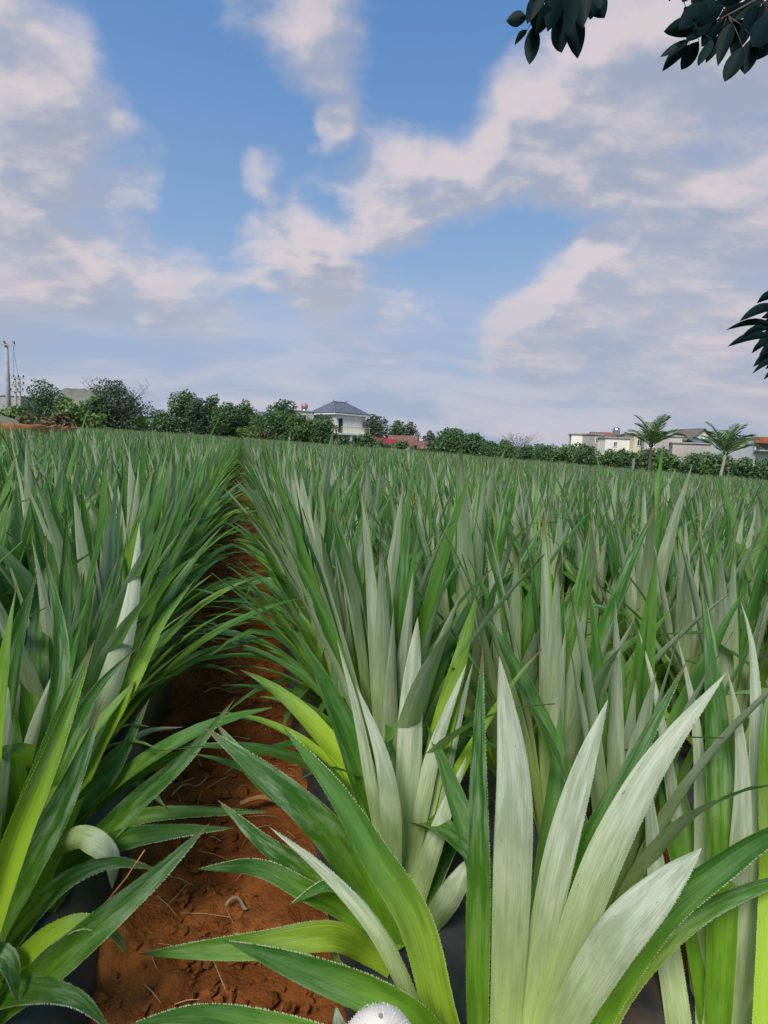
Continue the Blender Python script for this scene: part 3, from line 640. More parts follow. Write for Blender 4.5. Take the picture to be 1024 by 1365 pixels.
# ------------------------------------------------------------------ white woolly thing at the bottom edge
def wool():
    top = at(508, 1353, .62); r = .052; root = empty('woolly_tuft', (top.x, top.y, top.z-.20), 0, 'white fuzzy rounded tuft poking in at the bottom edge before the green leaves', 'tuft')
    mb = MB(); pr = [(0, .052), (.06, .056), (.12, .056), (.155, .047), (.18, .032), (.195, .015), (.199, .003)]
    n = 22; v = []
    for z, q in pr:
        for j in range(n): a = 2*math.pi*j/n; k_ = 1+.05*math.sin(a*3+z*30); v.append((q*k_*math.cos(a), q*k_*math.sin(a), z))
    mb.add(v, [(i*n+j, i*n+(j+1) % n, (i+1)*n+(j+1) % n, (i+1)*n+j) for i in range(len(pr)-1) for j in range(n)]); mb.build('core', M['wool'], root, True)
    V, Q = [], []
    for i in range(2500):
        z = .06+.14*random.random(); q = np.interp(z, [a for a, b in pr], [b for a, b in pr]); a = random.random()*6.283
        P = Vector((q*math.cos(a), q*math.sin(a), z)); nn = Vector((math.cos(a)*.05, math.sin(a)*.05, max(0, z-.13)*.9)).normalized()
        d = (nn+Vector((random.gauss(0, .7), random.gauss(0, .7), random.gauss(0, .7)))).normalized()*random.uniform(.0008, .002); s_ = d.orthogonal().normalized()*.0003
        V += [P-s_, P+s_, P+d*.6+s_*.6+nn*.001, P+d]; Q.append((len(V)-4, len(V)-3, len(V)-2, len(V)-1))
    o = link('fuzz', np_mesh('fuzz', np.array([tuple(x) for x in V]), np.array(Q), M['wool'], smooth=False), None, root); o['kind'] = 'stuff'
wool()

# ------------------------------------------------------------------ overhanging tree (trunk right of the frame)
def oval_leaf(a, b, w, rn, cols=4, nseg=7, curl=.15):
    n = nseg+1; v = np.linspace(0, 1, n); a, b = np.array(a), np.array(b); L_ = np.linalg.norm(b-a)
    c = a+(b-a)*v[:, None]; sag = np.array([0, 0, 1.]); c = c+sag*(L_*curl*np.sin(v*math.pi))[:, None]
    tan = (b-a)/L_; d = np.array(CAM)-a; d /= np.linalg.norm(d); nr = d-tan*d.dot(tan); nr = nr/np.linalg.norm(nr); sd_ = np.cross(tan, nr)
    an = rng.normal()*.35; nr, sd_ = nr*math.cos(an)+sd_*math.sin(an), sd_*math.cos(an)-nr*math.sin(an)
    pr = np.sin(np.clip(v, 0, 1)**.85*math.pi)**.75; pr[0] = .05; pr[-1] = .03; us = np.linspace(-1, 1, cols+1); V = []
    for u in us: V.append(c+sd_*(w/2*pr*u)[:, None]-nr*(w*.14*abs(u)*pr)[:, None])
    V = np.stack(V, 1).reshape(-1, 3); m = cols+1; i, j = np.meshgrid(np.arange(n-1), np.arange(cols), indexing='ij'); q = (i*m+j).ravel()
    return V, np.stack([q, q+1, q+m+1, q+m], 1), np.full(len(V), rn)
def overhang():
    root = empty('overhanging_tree', (TRUNK.x, TRUNK.y, ground(TRUNK.x, TRUNK.y)), 0, 'tree with dark leaves painted near silhouette, whose leafy twigs hang into the top right and right edge of the sky', 'tree')
    off = np.array(root.location)
    A = [(700, 20, 675, 28, 19), (703, 40, 686, 60, 8), (713, 33, 706, 86, 20), (738, 12, 714, 46, 22), (742, 18, 749, 70, 28), (765, 15, 770, 78, 27), (762, -12, 757, 48, 27), (786, -14, 806, 24, 27),
         (722, -18, 703, 32, 24), (748, -18, 730, 42, 25), (792, -20, 787, 26, 24), (772, -20, 777, 38, 24), (720, -5, 712, 40, 20), (735, -30, 712, 10, 26), (800, -25, 800, 12, 20), (757, -20, 742, 30, 24), (703, 22, 690, 34, 8)]
    B = [(932, 40, 885, 42, 21), (920, 52, 880, 76, 13), (918, 60, 883, 95, 15), (932, 30, 912, 10, 18), (932, 55, 908, 93, 20), (948, 52, 931, 88, 15), (962, 45, 941, 84, 15), (990, 62, 966, 109, 21), (1003, 50, 993, 99, 22),
         (1040, 45, 1003, 80, 28), (965, 8, 924, 24, 28), (990, 3, 958, 52, 29), (1014, 8, 985, 62, 29), (1004, -18, 953, 8, 28), (1036, 18, 1002, 62, 30), (976, 30, 957, 88, 18), (943, 3, 905, 40, 24), (950, 20, 915, 55, 24),
         (1020, -15, 975, 30, 26), (1045, -10, 1010, 40, 30), (940, -20, 925, 10, 22), (920, -10, 910, 3, 14), (960, 30, 935, 62, 22), (900, -25, 892, 2, 12), (1040, 30, 1020, 74, 24), (1000, 20, 975, 75, 22)]
    Cc = [(1034, 394, 1009, 404, 11), (1040, 408, 986, 428, 13), (1034, 434, 968, 440, 9), (1026, 438, 990, 447, 9), (1030, 447, 970, 462, 11), (1028, 455, 1002, 471, 9), (1044, 466, 1004, 489, 13), (1040, 480, 1003, 498, 8), (1048, 425, 1012, 440, 16),
          (1048, 440, 1010, 458, 18), (1045, 455, 1012, 474, 12), (1048, 490, 1018, 506, 9), (1040, 385, 1023, 388, 8), (1060, 420, 1015, 424, 14), (1060, 470, 1020, 480, 14), (1050, 405, 1020, 416, 10), (1052, 480, 1020, 492, 10)]
    for lst, dep, hub, wood in ((A, 2.0, (742, -40), [(742, -40), (735, 5), (712, 30)]), (B, 1.9, (1010, -40), [(1080, -60), (1010, 0), (960, 25), (925, 42)]), (Cc, 2.2, (1075, 440), [(1150, 380), (1075, 430), (1030, 446)])):
        b = MB(); pts = [at(p[0], p[1], dep+.02) for p in wood]; tr = Vector((TRUNK.x, TRUNK.y, 2.0 if lst is Cc else 2.7))
        lead = [tr, tr*.45+pts[0]*.55+Vector((0, 0, .22))]+pts if lst is not Cc else [tr, tr*.5+pts[0]*.5+Vector((0, 0, .05))]+pts
        cv = catmull([p for p in lead], 20)-off; rad = list(np.linspace(.028, .0022, 21)); b.tube([tuple(p) for p in cv], rad, 7)
        br = b.build('branch', M['bark'], root, True)
        for (x0, y0, x1, y1, w) in lst:
            d0 = dep+random.uniform(-.05, .05); d1 = d0+random.uniform(-.04, .04)
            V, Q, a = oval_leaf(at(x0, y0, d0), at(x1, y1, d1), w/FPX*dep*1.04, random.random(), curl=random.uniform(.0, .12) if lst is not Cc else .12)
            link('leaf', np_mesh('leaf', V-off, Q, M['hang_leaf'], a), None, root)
            # petiole to the nearest wood point
            P = np.array(at(x0, y0, d0))-off; j = np.argmin(((cv-P)**2).sum(1)); q = cv[j]
            if np.linalg.norm(P-q) > .01: MB().tube([tuple(q), tuple((P+q)/2+np.array([0, 0, .008])), tuple(P)], [.0016, .0013, .001], 4).build('twig', M['bark'], root, True)
    g0 = off[2]*0; tk = MB().tube([(0, 0, -.1), (.03, .02, .7), (-.02, .03, 1.5), (.02, 0, 2.2), (0, 0, 2.9), (.1, .1, 3.6)], [.12, .10, .085, .07, .055, .02], 12); tk.build('trunk', M['bark'], root, True)
overhang()

# ------------------------------------------------------------------ trees behind the field
def leaf_cloud(blobs, n, size, asp=.55, hole=.35, seed=0):
    g = np.random.default_rng(seed); B = np.array(blobs); vol = (B[:, 3]*B[:, 4]*B[:, 5])**.67; k = g.choice(len(B), n, p=vol/vol.sum())
    d = g.normal(size=(n, 3)); d /= np.linalg.norm(d, axis=1)[:, None]; r = np.clip(1-np.abs(g.normal(size=n))*.22, .25, 1.05)
    lump = 1+.16*np.sin(d[:, 0]*5+k)*np.sin(d[:, 1]*6+2*k)+.10*np.sin(d[:, 2]*11+k*3)
    c = B[k, :3]+d*B[k, 3:6]*(r*lump)[:, None]
    nr = d*.6+g.normal(size=(n, 3))*.7+np.array([0, 0, .35]); nr /= np.linalg.norm(nr, axis=1)[:, None]
    t = np.cross(nr, g.normal(size=(n, 3))); t /= np.linalg.norm(t, axis=1)[:, None]; b = np.cross(nr, t)
    s = size*(.6+.8*g.random(n)); a1 = t*s[:, None]; b1 = b*(s*asp)[:, None]
    V = np.stack([c-a1, c-b1*.9-a1*.1, c+a1, c+b1+a1*.1], 1).reshape(-1, 3); Q = np.arange(4*n).reshape(-1, 4)
    kr = g.random(len(B)); lr = np.repeat(np.clip(kr[k]*.5+.5*g.random(n), 0, 1), 4)
    return V, Q, lr
def tree(px, ytop, wpx, depth, m, label, cat='tree', group=None, trunk_h=.3, dens=1.0, size=.16, round_=1.0, name='tree', bare=0, base_z=None, wood='bark', nb=9, low=.12, multi=False):
    T = at(px, ytop, depth); x, y = T.x, T.y; gz = ground(x, y) if base_z is None else base_z; h = T.z-gz; w = wpx/FPX*depth*1.18; low = min(low, .04)
    sd_ = int(px*7+ytop); g = random.Random(sd_)
    r = empty(name, (x, y, gz), g.random()*6.28, label, cat, group)
    zb = h*low+.05; ch = h-zb; blobs = []
    for i in range(nb):
        f = (i+.5)/nb; zz = zb+ch*(.10+.72*f); rr = w/2*(.66*math.sqrt(max(.12, 1-(max(0, 2*f-.75)/1.25)**2*.85*round_))); a = i*2.4+g.random()
        q = .20+.14*g.random(); blobs.append((rr*math.cos(a)*g.uniform(.6, 1), rr*math.sin(a)*g.uniform(.6, 1), zz, w*q*.95, w*q*.95, min(ch*.22, w*q)*g.uniform(.8, 1.15)))
    blobs.append((0, 0, zb+ch*.5, w*.3, w*.3, ch*.34)); blobs.append((w*.05*g.uniform(-1, 1), 0, h-ch*.13, w*.17, w*.17, ch*.13))
    area = w*ch; n = int(area*170*dens*(.16/size)**1.6); n = max(500, min(n, 9000))
    V, Q, lr = leaf_cloud(blobs, n, size, seed=sd_); link('crown', np_mesh('crown', V, Q, m, lr, smooth=False), None, r)
    mb = MB(); r0 = max(.05, h*.022); stems = 3 if multi else 1
    for s_ in range(stems):
        ox = g.uniform(-.15, .15)*w*(stems > 1); lean = g.uniform(-.05, .05)*h
        mb.tube([(ox, 0, -.15), (ox+lean*.3, lean*.2, h*.25), (ox+lean, lean*.5, h*.5), (ox+lean*1.2, lean*.7, h*.82)], [r0, r0*.8, r0*.55, r0*.15], 8)
    for i in range(9+bare):
        a = g.random()*6.28; z0 = h*g.uniform(.28, .6); e = g.uniform(.25, .5)*(1.35 if i >= 9 else 1); z1 = z0+h*g.uniform(.12, .32) if i < 9 else h*g.uniform(.85, 1.04)
        L_ = w*.5*e*1.6; mb.tube([(0, 0, z0), (L_*.5*math.cos(a), L_*.5*math.sin(a), (z0+z1)/2+.04*h), (L_*math.cos(a), L_*math.sin(a), z1)], [r0*.45, r0*.28, r0*.08], 5)
        if i >= 9:
            for q in range(5):
                f = g.uniform(.45, 1); s0 = Vector((L_*f*math.cos(a), L_*f*math.sin(a), z0+(z1-z0)*f)); s1 = s0+Vector((g.uniform(-1, 1), g.uniform(-1, 1), g.uniform(.1, 1)))*w*.13
                mb.tube([s0, s1], [r0*.14, r0*.05], 4)
    mb.build('trunk', M[wood], r, True); return r
D, MI, LI, OL, BL, BR, GR = (M[k] for k in ('dark_leaf', 'mid_leaf', 'light_leaf', 'olive_leaf', 'blue_leaf', 'brown_leaf', 'grey_leaf'))
T = [  # px, ytop, width px, depth, material, label, kwargs
 (60, 506, 52, 42, M['bamboo_leaf'], 'feathery blue-green tree left of centre behind the orange soil bank', dict(dens=.7, size=.10)),
 (92, 534, 46, 40, LI, 'bright light-green bush right of the feathery tree by the soil bank', dict(low=.02)),
 (22, 541, 46, 38, LI, 'light-green bush under the small transformer poles at the left', dict(low=.02, cat='bush', name='bush')),
 (45, 550, 52, 36, OL, 'olive and brown scrub bush just behind the orange soil bank', dict(low=.0, cat='bush', name='bush')),
 (78, 549, 44, 36, BR, 'reddish-brown dry bush at the right end of the orange bank', dict(low=.0, cat='bush', name='bush')),
 (-25, 540, 60, 37, OL, 'olive bush at the very left edge below the tall pole', dict(low=0., cat='bush', name='bush')),
 (114, 545, 42, 44, LI, 'yellow-green bush in front of the wide grey-leaved tree', dict(low=.0, cat='bush', name='bush')),
 (157, 507, 74, 60, GR, 'wide grey-leaved tree with bare twigs sticking out of its crown', dict(bare=9, dens=.85, size=.13)),
 (128, 528, 40, 58, D, 'dark tree at the left foot of the wide grey-leaved tree', dict(low=.05)),
 (215, 546, 36, 72, D, 'low dark tree between the banana plant and the tall loose grove', dict(low=.05)),
 (175, 553, 44, 70, MI, 'low bush with a purplish foot below the wide grey-leaved tree', dict(low=0, cat='bush', name='bush')),
 (246, 519, 40, 76, MI, 'tall loose-crowned green tree, leftmost of the grove left of the house', dict(nb=12, size=.16)),
 (262, 531, 36, 74, BL, 'blue-green tree second from the left in the grove', dict(nb=10, size=.15)),
 (283, 526, 36, 78, D, 'dark pointed tree in the middle of the grove left of the house', dict(round_=1.3)),
 (303, 536, 46, 75, D, 'broad dark tree right of the pointed one in the grove', dict()),
 (326, 532, 36, 78, MI, 'tree with a notched crown at the right end of the grove', dict(nb=12)),
 (346, 548, 34, 76, D, 'low dark tree filling the gap between the grove and the domed tree', dict(low=.05)),
 (376, 532, 46, 80, D, 'domed very dark tree just left of the house', dict(round_=.6)),
 (364, 548, 50, 71, D, 'dark rounded fruit tree below the domed tree', dict(low=.05)),
 (398, 551, 46, 70, MI, 'fruit tree with pointed leaves in front of the water tank', dict(low=.05)),
 (427, 553, 48, 70, D, 'dark fruit tree hiding the lower left corner of the house', dict(low=.05)),
 (335, 567, 34, 69, LI, 'low light-green bush before the fruit trees left of the house', dict(low=0, cat='bush', name='bush')),
 (356, 572, 26, 68, OL, 'low olive bush in front of the domed tree', dict(low=0, cat='bush', name='bush')),
 (497, 552, 38, 82, GR, 'dark round tree right behind the house balcony', dict(round_=.7)),
 (490, 578, 42, 68, D, 'low dark bush in front of the house, left of the red canopy', dict(low=0, cat='bush', name='bush')),
 (460, 582, 22, 69, D, 'small dark bush before the white column of the house', dict(low=0, cat='bush', name='bush')),
 (529, 560, 28, 84, D, 'dark tree left of the pair behind the brown roof', dict()),
 (548, 562, 24, 84, GR, 'thinner tree of the pair behind the brown roof', dict(bare=5, dens=.7)),
 (532, 588, 24, 66, MI, 'low green bush between the red canopy and the brown roofs', dict(low=0, cat='bush', name='bush')),
 (573, 574, 18, 80, GR, 'small grey tree peeping over the pale roof', dict()),
 (603, 569, 48, 68, MI, 'large green tree right of the brown-roofed sheds', dict(nb=12)),
 (586, 582, 40, 66, D, 'dark low tree at the left foot of the large green tree', dict(low=.05)),
 (634, 577, 40, 66, D, 'dark tree right of the large green tree', dict(low=.05)),
 (690, 577, 60, 72, GR, 'nearly leafless tree whose bare twigs rise above the orchard', dict(bare=18, dens=.06, size=.10, wood='palebark')),
]
for (px, yt, w, d, m, lab, kw) in T: tree(px, yt, w, d, m, lab, **kw)
og = 'orchard trees behind the field'
i = 0; px = 655.0
while px < 1075:
    yt = np.interp(px, [650, 700, 760, 800, 850, 900, 950, 1000, 1080], [588, 590, 594, 597, 600, 602, 605, 609, 614])+random.uniform(-3, 4)
    d = np.interp(px, [650, 800, 1024, 1080], [61, 50, 40.5, 38]); wd = np.interp(px, [650, 1024], [34, 46])*random.uniform(.9, 1.15)
    tree(px, yt, wd, d+random.uniform(0, 1), [D, MI, D, D, MI][i % 5], 'rounded dark-green orchard tree in the row along the field\'s far edge', group=og, low=.02, nb=8, size=.11, name='orchard_tree', dens=1.0)
    if i % 2 == 0: tree(px+wd*.5, yt-1, wd*.9, d+5, D, 'dark orchard tree half hidden behind the row along the field\'s far edge', group='orchard trees in the second row', low=.05, nb=7, size=.13, name='orchard_tree', dens=.8)
    px += wd*.72; i += 1
tree(672, 590, 14, 60, LI, 'slim yellow-green sapling in front of the orchard', name='sapling', size=.10, nb=5); tree(745, 598, 18, 54, LI, 'small pale-green sapling before the orchard row', name='sapling', size=.10, nb=5)

def palm(px, ytop, depth, lab, wpx, tpx, name='palm_tree', nf=11, trunk=.55, m=None, cat='palm'):
    Tp = at(px, ytop, depth); x, y = Tp.x, Tp.y; gz = ground(x, y); h = Tp.z-gz; r = empty(name, (x, y, gz), 0, lab, cat); g = random.Random(int(px)); th = h*trunk; lean = (tpx-px)/FPX*depth*-1
    pts = [(-lean, 0, -.1), (-lean*.7, 0, th*.4), (-lean*.2, 0, th*.85), (0, 0, th*1.1)]
    MB().tube(pts, [.16, .11, .10, .06], 10).build('trunk', M['bark'] if px < 900 else M['palebark'], r, True)
    fl = wpx/FPX*depth*.56; n = 0
    for i in range(nf):
        a = i*2.4+g.random()*.5; e0 = R(84-50*(i/nf)+g.uniform(-8, 8)); bend = R(48+45*i/nf+g.uniform(-10, 10)); L_ = fl*g.uniform(.95, 1.2); k = 14
        P = [Vector((0, 0, th))]; e = e0
        for j in range(k):
            e = e0-bend*((j+.5)/k)**1.9; P.append(P[-1]+Vector((math.cos(a)*math.cos(e), math.sin(a)*math.cos(e), math.sin(e)))*L_/k)
        V, Q = [], []
        sdv = Vector((-math.sin(a), math.cos(a), 0))
        for j in range(2, k):
            t = (P[j+1]-P[j-1]).normalized() if j < k else t
            for sg in (-1, 1):
                for f in (0, .5):
                    q = P[j]*(1-f)+P[j+1]*f if j < k else P[j]; ll = L_*.34*math.sin(min(1, (j+f)/k*1.02)*math.pi)**.6*g.uniform(.85, 1.1); dn = (sdv*sg+t*.75+Vector((0, 0, .25-g.random()*.35))).normalized()
                    ws = t*.022; V += [q-ws, q+ws, q+dn*ll*.6+ws*.9+Vector((0, 0, .02)), q+dn*ll+Vector((0, 0, -.06*ll))]; Q.append(tuple(range(len(V)-4, len(V))))
        o = link('frond', np_mesh('frond', np.array([tuple(v) for v in V]), np.array(Q), m or M['frond'], np.full(len(V), g.random()), smooth=False), None, r)
        MB().tube([tuple(p) for p in P[::2]]+[tuple(P[-1])], [.028-.003*j for j in range(len(P[::2])+1)], 4).build('midrib', m or M['frond'], o, True)
palm(871, 566, 41, 'palm tree left of the pair, its trunk rising beside the pale post', 78, 871, trunk=.62)
palm(971, 575, 38.5, 'palm tree right of the pair, leaning and shaggier, in front of the pale building', 84, 965, trunk=.60)
palm(190, 549, 58, 'banana-like plant with arching fronds below the wide grey-leaved tree', 34, 190, name='banana_plant', nf=9, trunk=.4, cat='plant')
palm(553, 591, 64, 'small yellow-green palm in front of the brown shed roof', 16, 553, nf=8, trunk=.5, name='small_palm')

# ------------------------------------------------------------------ buildings
def pane(parent, x0, z0, x1, z1, y, fm=None):
    """window on a wall whose outside is at -y local"""
    f = MB(); t = .07
    f.box(x0-t, y-.05, z0-t, x1+t, y+.02, z0); f.box(x0-t, y-.05, z1, x1+t, y+.02, z1+t); f.box(x0-t, y-.05, z0, x0, y+.02, z1); f.box(x1, y-.05, z0, x1+t, y+.02, z1); xm = (x0+x1)/2; f.box(xm-.02, y-.035, z0, xm+.02, y+.02, z1)
    w = f.build('window', fm or M['white'], parent); MB().box(x0, y-.015, z0, x1, y+.015, z1).build('pane', M['glass'], w); return w
def hip(mb, x0, y0, x1, y1, z0, z1, ins, ov=.4, th=.14):
    a = [(x0-ov, y0-ov), (x1+ov, y0-ov), (x1+ov, y1+ov), (x0-ov, y1+ov)]; ym = (y0+y1)/2
    v = [(p[0], p[1], z0) for p in a]+[(p[0], p[1], z0+th) for p in a]+[(x0+ins, ym, z1), (x1-ins, ym, z1)]
    mb.add(v, [(3, 2, 1, 0), (0, 1, 5, 4), (1, 2, 6, 5), (2, 3, 7, 6), (3, 0, 4, 7), (4, 5, 9, 8), (6, 7, 8, 9), (5, 6, 9), (7, 4, 8)]); return mb
def house():
    c = at(447, 590, 78); gz = ground(c.x, c.y); r = empty('house', (c.x, c.y, gz), R(42), 'two-storey cream house with a grey hip roof and a balcony, rising behind the trees', 'house')
    L_, Wd = 5.3, 5.4; sc = 78/FPX; z2 = at(447, 551, 78).z-gz; zr = at(430, 533, 78).z-gz; zf = at(447, 577, 78).z-gz
    MB().box(0, 0, zf, L_, Wd, z2).build('upper_wall', M['cream'], r); MB().box(.9, .3, -.1, L_, Wd-.1, zf-.22).build('lower_wall', M['cream'], r)
    MB().box(-.15, -1.3, zf-.22, L_+.1, Wd, zf-.003).build('balcony_slab', M['white'], r)
    hip(MB(), 0, 0, L_, Wd, z2, zr, 1.5, .45).build('roof', M['slate'], r)
    rg_ = MB(); rg_.tube([(1.5, Wd/2, zr+.02), (L_-1.5, Wd/2, zr+.02)], .07, 6)
    for x in (1.5, L_-1.5): rg_.tube([(x, Wd/2, zr), (x, Wd/2, zr+.32)], [.07, .03], 6)
    for (x, y, q) in ((-.45, -.45, 1.5), (L_+.45, -.45, L_-1.5), (-.45, Wd+.45, 1.5), (L_+.45, Wd+.45, L_-1.5)): rg_.tube([(x, y, z2+.16), (q, Wd/2, zr+.02)], .05, 5)
    rg_.build('ridge_cap', M['slate'], r)
    MB().box(-.46, -.46, z2-.16, L_+.46, Wd+.46, z2-.003).build('eave_board', M['white'], r)
    for y0, z0 in ((.55, 0), (1.6, 0)): pass
    d = MB().box(.45, -.04, zf+.02, 1.15, .02, zf+2.0).build('door', M['dark'], r); MB().box(1.05, -.09, zf+.95, 1.09, -.042, zf+1.1).build('handle', M['steel'], d)
    for x in (1.9, 2.6, 3.3, 4.0): MB().box(x, -.03, zf+.02, x+.05, .01, z2-.18).build('pilaster', M['white'], r)
    top = MB(); top.box(0, -1.28, zf+.82, L_, -1.22, zf+.9).build('handrail', M['rail'], r)
    for i in range(22): MB().box(i*.24, -1.265, zf, i*.24+.03, -1.235, zf+.819).build('baluster', M['rail'], r)
    for x in (1.7, L_-.25): MB().box(x, -1.2, -.1, x+.3, -.9, zf-.223).build('column', M['white'], r)
    MB().box(1.0, .22, 0, 2.1, .32, 2.1).build('garage_door', M['dark'], r); MB().box(3.6, .22, .0, 4.4, .31, 2.1).build('lower_door', M['glass'], r)
    # left side wall windows (face at x=0)
    for y in (1.2, 3.4):
        f = MB().box(-.04, y-.06, zf+.85, .01, y+.96, zf+1.9).build('window', M['white'], r); MB().box(-.06, y, zf+.9, -.042, y+.9, zf+1.85).build('pane', M['glass'], f)
    # outside stair on the right
    st_ = MB()
    for i in range(9): st_.box(L_+.05, .3+i*.28, zf-.2+i*.19-.1, L_+1.1, .3+(i+1)*.28, zf+i*.19)
    st_.build('outer_stair', M['white'], r)
    c2 = at(405, 560, 80); gz2 = ground(c2.x, c2.y); zt = at(405, 547.5, 80).z-gz2; b = empty('annex', (c2.x, c2.y, gz2), R(30), 'low pale annex with a flat roof left of the cream house, under the pink tank', 'building')
    MB().box(-1, 0, 0, 1.4, 3, zt-.1).build('wall', M['grey'], b); MB().box(-1.1, -.1, zt-.1+.003, 1.5, 3.1, zt).build('flat_roof', M['conc'], b); pane(b, -.4, zt-1.4, .4, zt-.6, 0)
    pt = at(406, 541, 80.5); t = empty('water_tank', (pt.x, pt.y, gz2+zt), 0, 'round pink water tank standing on the annex roof left of the house', 'water tank')
    rr = .52; MB().ball((0, 0, rr+.12), rr, rr, rr*.95, 18, 12).build('tank_body', M['pink'], t, True); MB().tube([(0, 0, 0), (0, 0, .2)], [.45, .4], 12).build('stand', M['steel'], t)
house()
def shed(px, py, d, w, dp, hw, hr, rot, wm, rm, lab, cat='shed', win=True):
    c = at(px, py, d); gz = ground(c.x, c.y); r = empty('shed', (c.x, c.y, gz), rot, lab, cat); ztop = c.z-gz
    MB().box(-w/2, 0, -.1, w/2, dp, ztop-hr).build('wall', wm, r)
    ov = .35; z0, z1 = ztop-hr, ztop; v = [(-w/2-ov, -ov, z0-.05), (w/2+ov, -ov, z0-.05), (w/2+ov, dp/2, z1), (-w/2-ov, dp/2, z1), (-w/2-ov, dp+ov, z0-.05), (w/2+ov, dp+ov, z0-.05)]
    v += [(a, b, q+.1) for a, b, q in v]
    MB().add(v, [(0, 3, 2, 1), (3, 4, 5, 2), (6, 7, 8, 9), (9, 8, 11, 10), (0, 1, 7, 6), (4, 10, 11, 5), (0, 6, 9, 3), (3, 9, 10, 4), (1, 2, 8, 7), (2, 5, 11, 8)]).build('roof', rm, r)
    MB().add([(-w/2, 0, z0), (-w/2, dp, z0), (-w/2, dp/2, z1-.02), (-w/2+.1, 0, z0), (-w/2+.1, dp, z0), (-w/2+.1, dp/2, z1-.02)], [(0, 2, 1), (3, 4, 5), (0, 3, 5, 2), (2, 5, 4, 1)]).build('gable', wm, r)
    if win: pane(r, -.5, max(.8, z0-1.5), .5, max(1.5, z0-.5), 0)
    return r
shed(536, 581, 78, 3.6, 3.6, 2.6, 1.2, R(-8), M['cream'], M['brown'], 'small shed with a brown tiled roof right of the red canopy')
shed(568, 589, 70, 3.4, 3, 2.2, .9, R(12), M['grey'], M['brown'], 'low shed with a dark brown gable roof beside the large green tree')
shed(556, 586, 79, 4.0, 3.6, 2.2, .9, R(8), M['conc'], M['grey'], 'pale grey-roofed shed between the two brown-roofed sheds')
def canopy():
    c = at(513, 583, 74); gz = ground(c.x, c.y); z = c.z-gz; r = empty('canopy', (c.x, c.y, gz), R(-6), 'red sheet canopy over a blue tarp beside the house', 'canopy')
    w = 1.7; MB().add([(-w, 0, z-.75), (w*.9, 0, z-1.0), (w*.9, 2.6, z-.3), (-w, 2.6, z), (-w, 0, z-.69), (w*.9, 0, z-.94), (w*.9, 2.6, z-.24), (-w, 2.6, z+.06)], [(3, 2, 1, 0), (4, 5, 6, 7), (0, 1, 5, 4), (1, 2, 6, 5), (2, 3, 7, 6), (3, 0, 4, 7)]).build('roof_sheet', M['redroof'], r)
    for x in (-w+.1, w*.8):
        for y, q in ((.1, -.85), (2.5, -.3)): MB().tube([(x, y, -.1), (x, y, z+q-.1)], .05, 6).build('post', M['steel'], r)
    MB().box(-w*.4, .5, 0, w*.8, .56, z-1.15).build('tarp', M['blue'], r); MB().box(-w+.1, 2.3, 0, -w*.4-.01, 2.4, z-1.0).build('back_wall', M['dark'], r)
canopy()
def flat(name, x0px, x1px, ytop, d, dp, m, lab, rot=0, par=.35, wins=(), cat='building', ytr=None):
    a, b = at(x0px, ytop, d), at(x1px, ytop, d); cx_, cy_ = (a.x+b.x)/2, (a.y+b.y)/2; gz = ground(cx_, cy_); w = (b-a).length; z = (a.z+b.z)/2-gz
    r = empty(name, (cx_, cy_, gz), rot, lab, cat)
    MB().box(-w/2, 0, -.1, w/2, dp, z-.12).build('wall', m, r); MB().box(-w/2-.12, -.12, z-.12+.003, w/2+.12, dp+.12, z).build('roof_slab', M['conc'] if m is not M['white'] else M['white'], r)
    for (fx, fz, ww, wh) in wins: pane(r, -w/2+w*fx, z-fz-wh, -w/2+w*fx+ww, z-fz, 0)
    return r, z, w, gz
flat('house', 763, 790, 578, 60, 5, M['cream'], 'cream flat-roofed building at the left end of the row of houses on the right', R(-16), wins=[])
flat('house', 791, 804, 578, 58.5, 4, M['grey'], 'narrow wing, its shade painted grey, with small windows right of the cream flat-roofed building', R(20), wins=[(.25, .45, .35, .5)])  # cream building's shaded face, its shade put into the grey plaster
MB().tube([(0, 0, 0), (0, 0, 1)], .1, 4)
rB, zB, wB, gB = flat('house', 807, 846, 583, 57, 5, M['cream'], 'cream low building with a steel tank on its roof', R(4), wins=[(.3, .5, .3, .4)])
pt = at(821, 583, 58.5); t = empty('water_tank', (pt.x, pt.y, gB+zB), 0, 'small steel water tank on legs on the roof of the cream low building', 'water tank')
MB().tube([(0, 0, .35), (0, 0, .38), (0, 0, .95), (0, 0, 1.08)], [.02, .36, .36, .12], 16).build('tank_body', M['steel'], t, True)
for a in range(4): MB().tube([(.25*math.cos(a*1.57), .25*math.sin(a*1.57), -.02), (.25*math.cos(a*1.57), .25*math.sin(a*1.57), .37)], .025, 5).build('leg', M['steel'], t)
pt = at(808, 583, 60); t = shed(806, 577, 60, 1.8, 1.6, 1, .5, R(0), M['grey'], M['brown'], 'small rooftop hut with a dark roof between the cream buildings', 'hut', win=False)
flat('house', 846, 862, 578, 56, 5, M['yellow'], 'pale yellow building behind the left palm', R(0), wins=[(.3, .6, .45, .6)])
flat('house', 862, 908, 580, 54, 6, M['grey'], 'long grey-cream building between the two palms', R(-14), wins=[(.12, .7, .4, .5)])
shed(938, 573, 82, 4.5, 3.8, 4, 1.7, R(100), M['cream'], M['roofbrown'], 'house with a steep gable facing the field between the palms', 'house')
flat('house', 900, 950, 590, 52, 5, M['grey'], 'low grey wing below the steep brown gable', R(-18))
shed(953, 586, 54, 2.6, 4, 3, .6, R(-8), M['redtile'], M['slate'], 'low house with a slate roof and reddish wall behind the right palm', 'house')
rD, zD, wD, gD = flat('house', 1008, 1075, 583, 44, 6, M['white'], 'white building with a red roof band at the right edge', R(0))
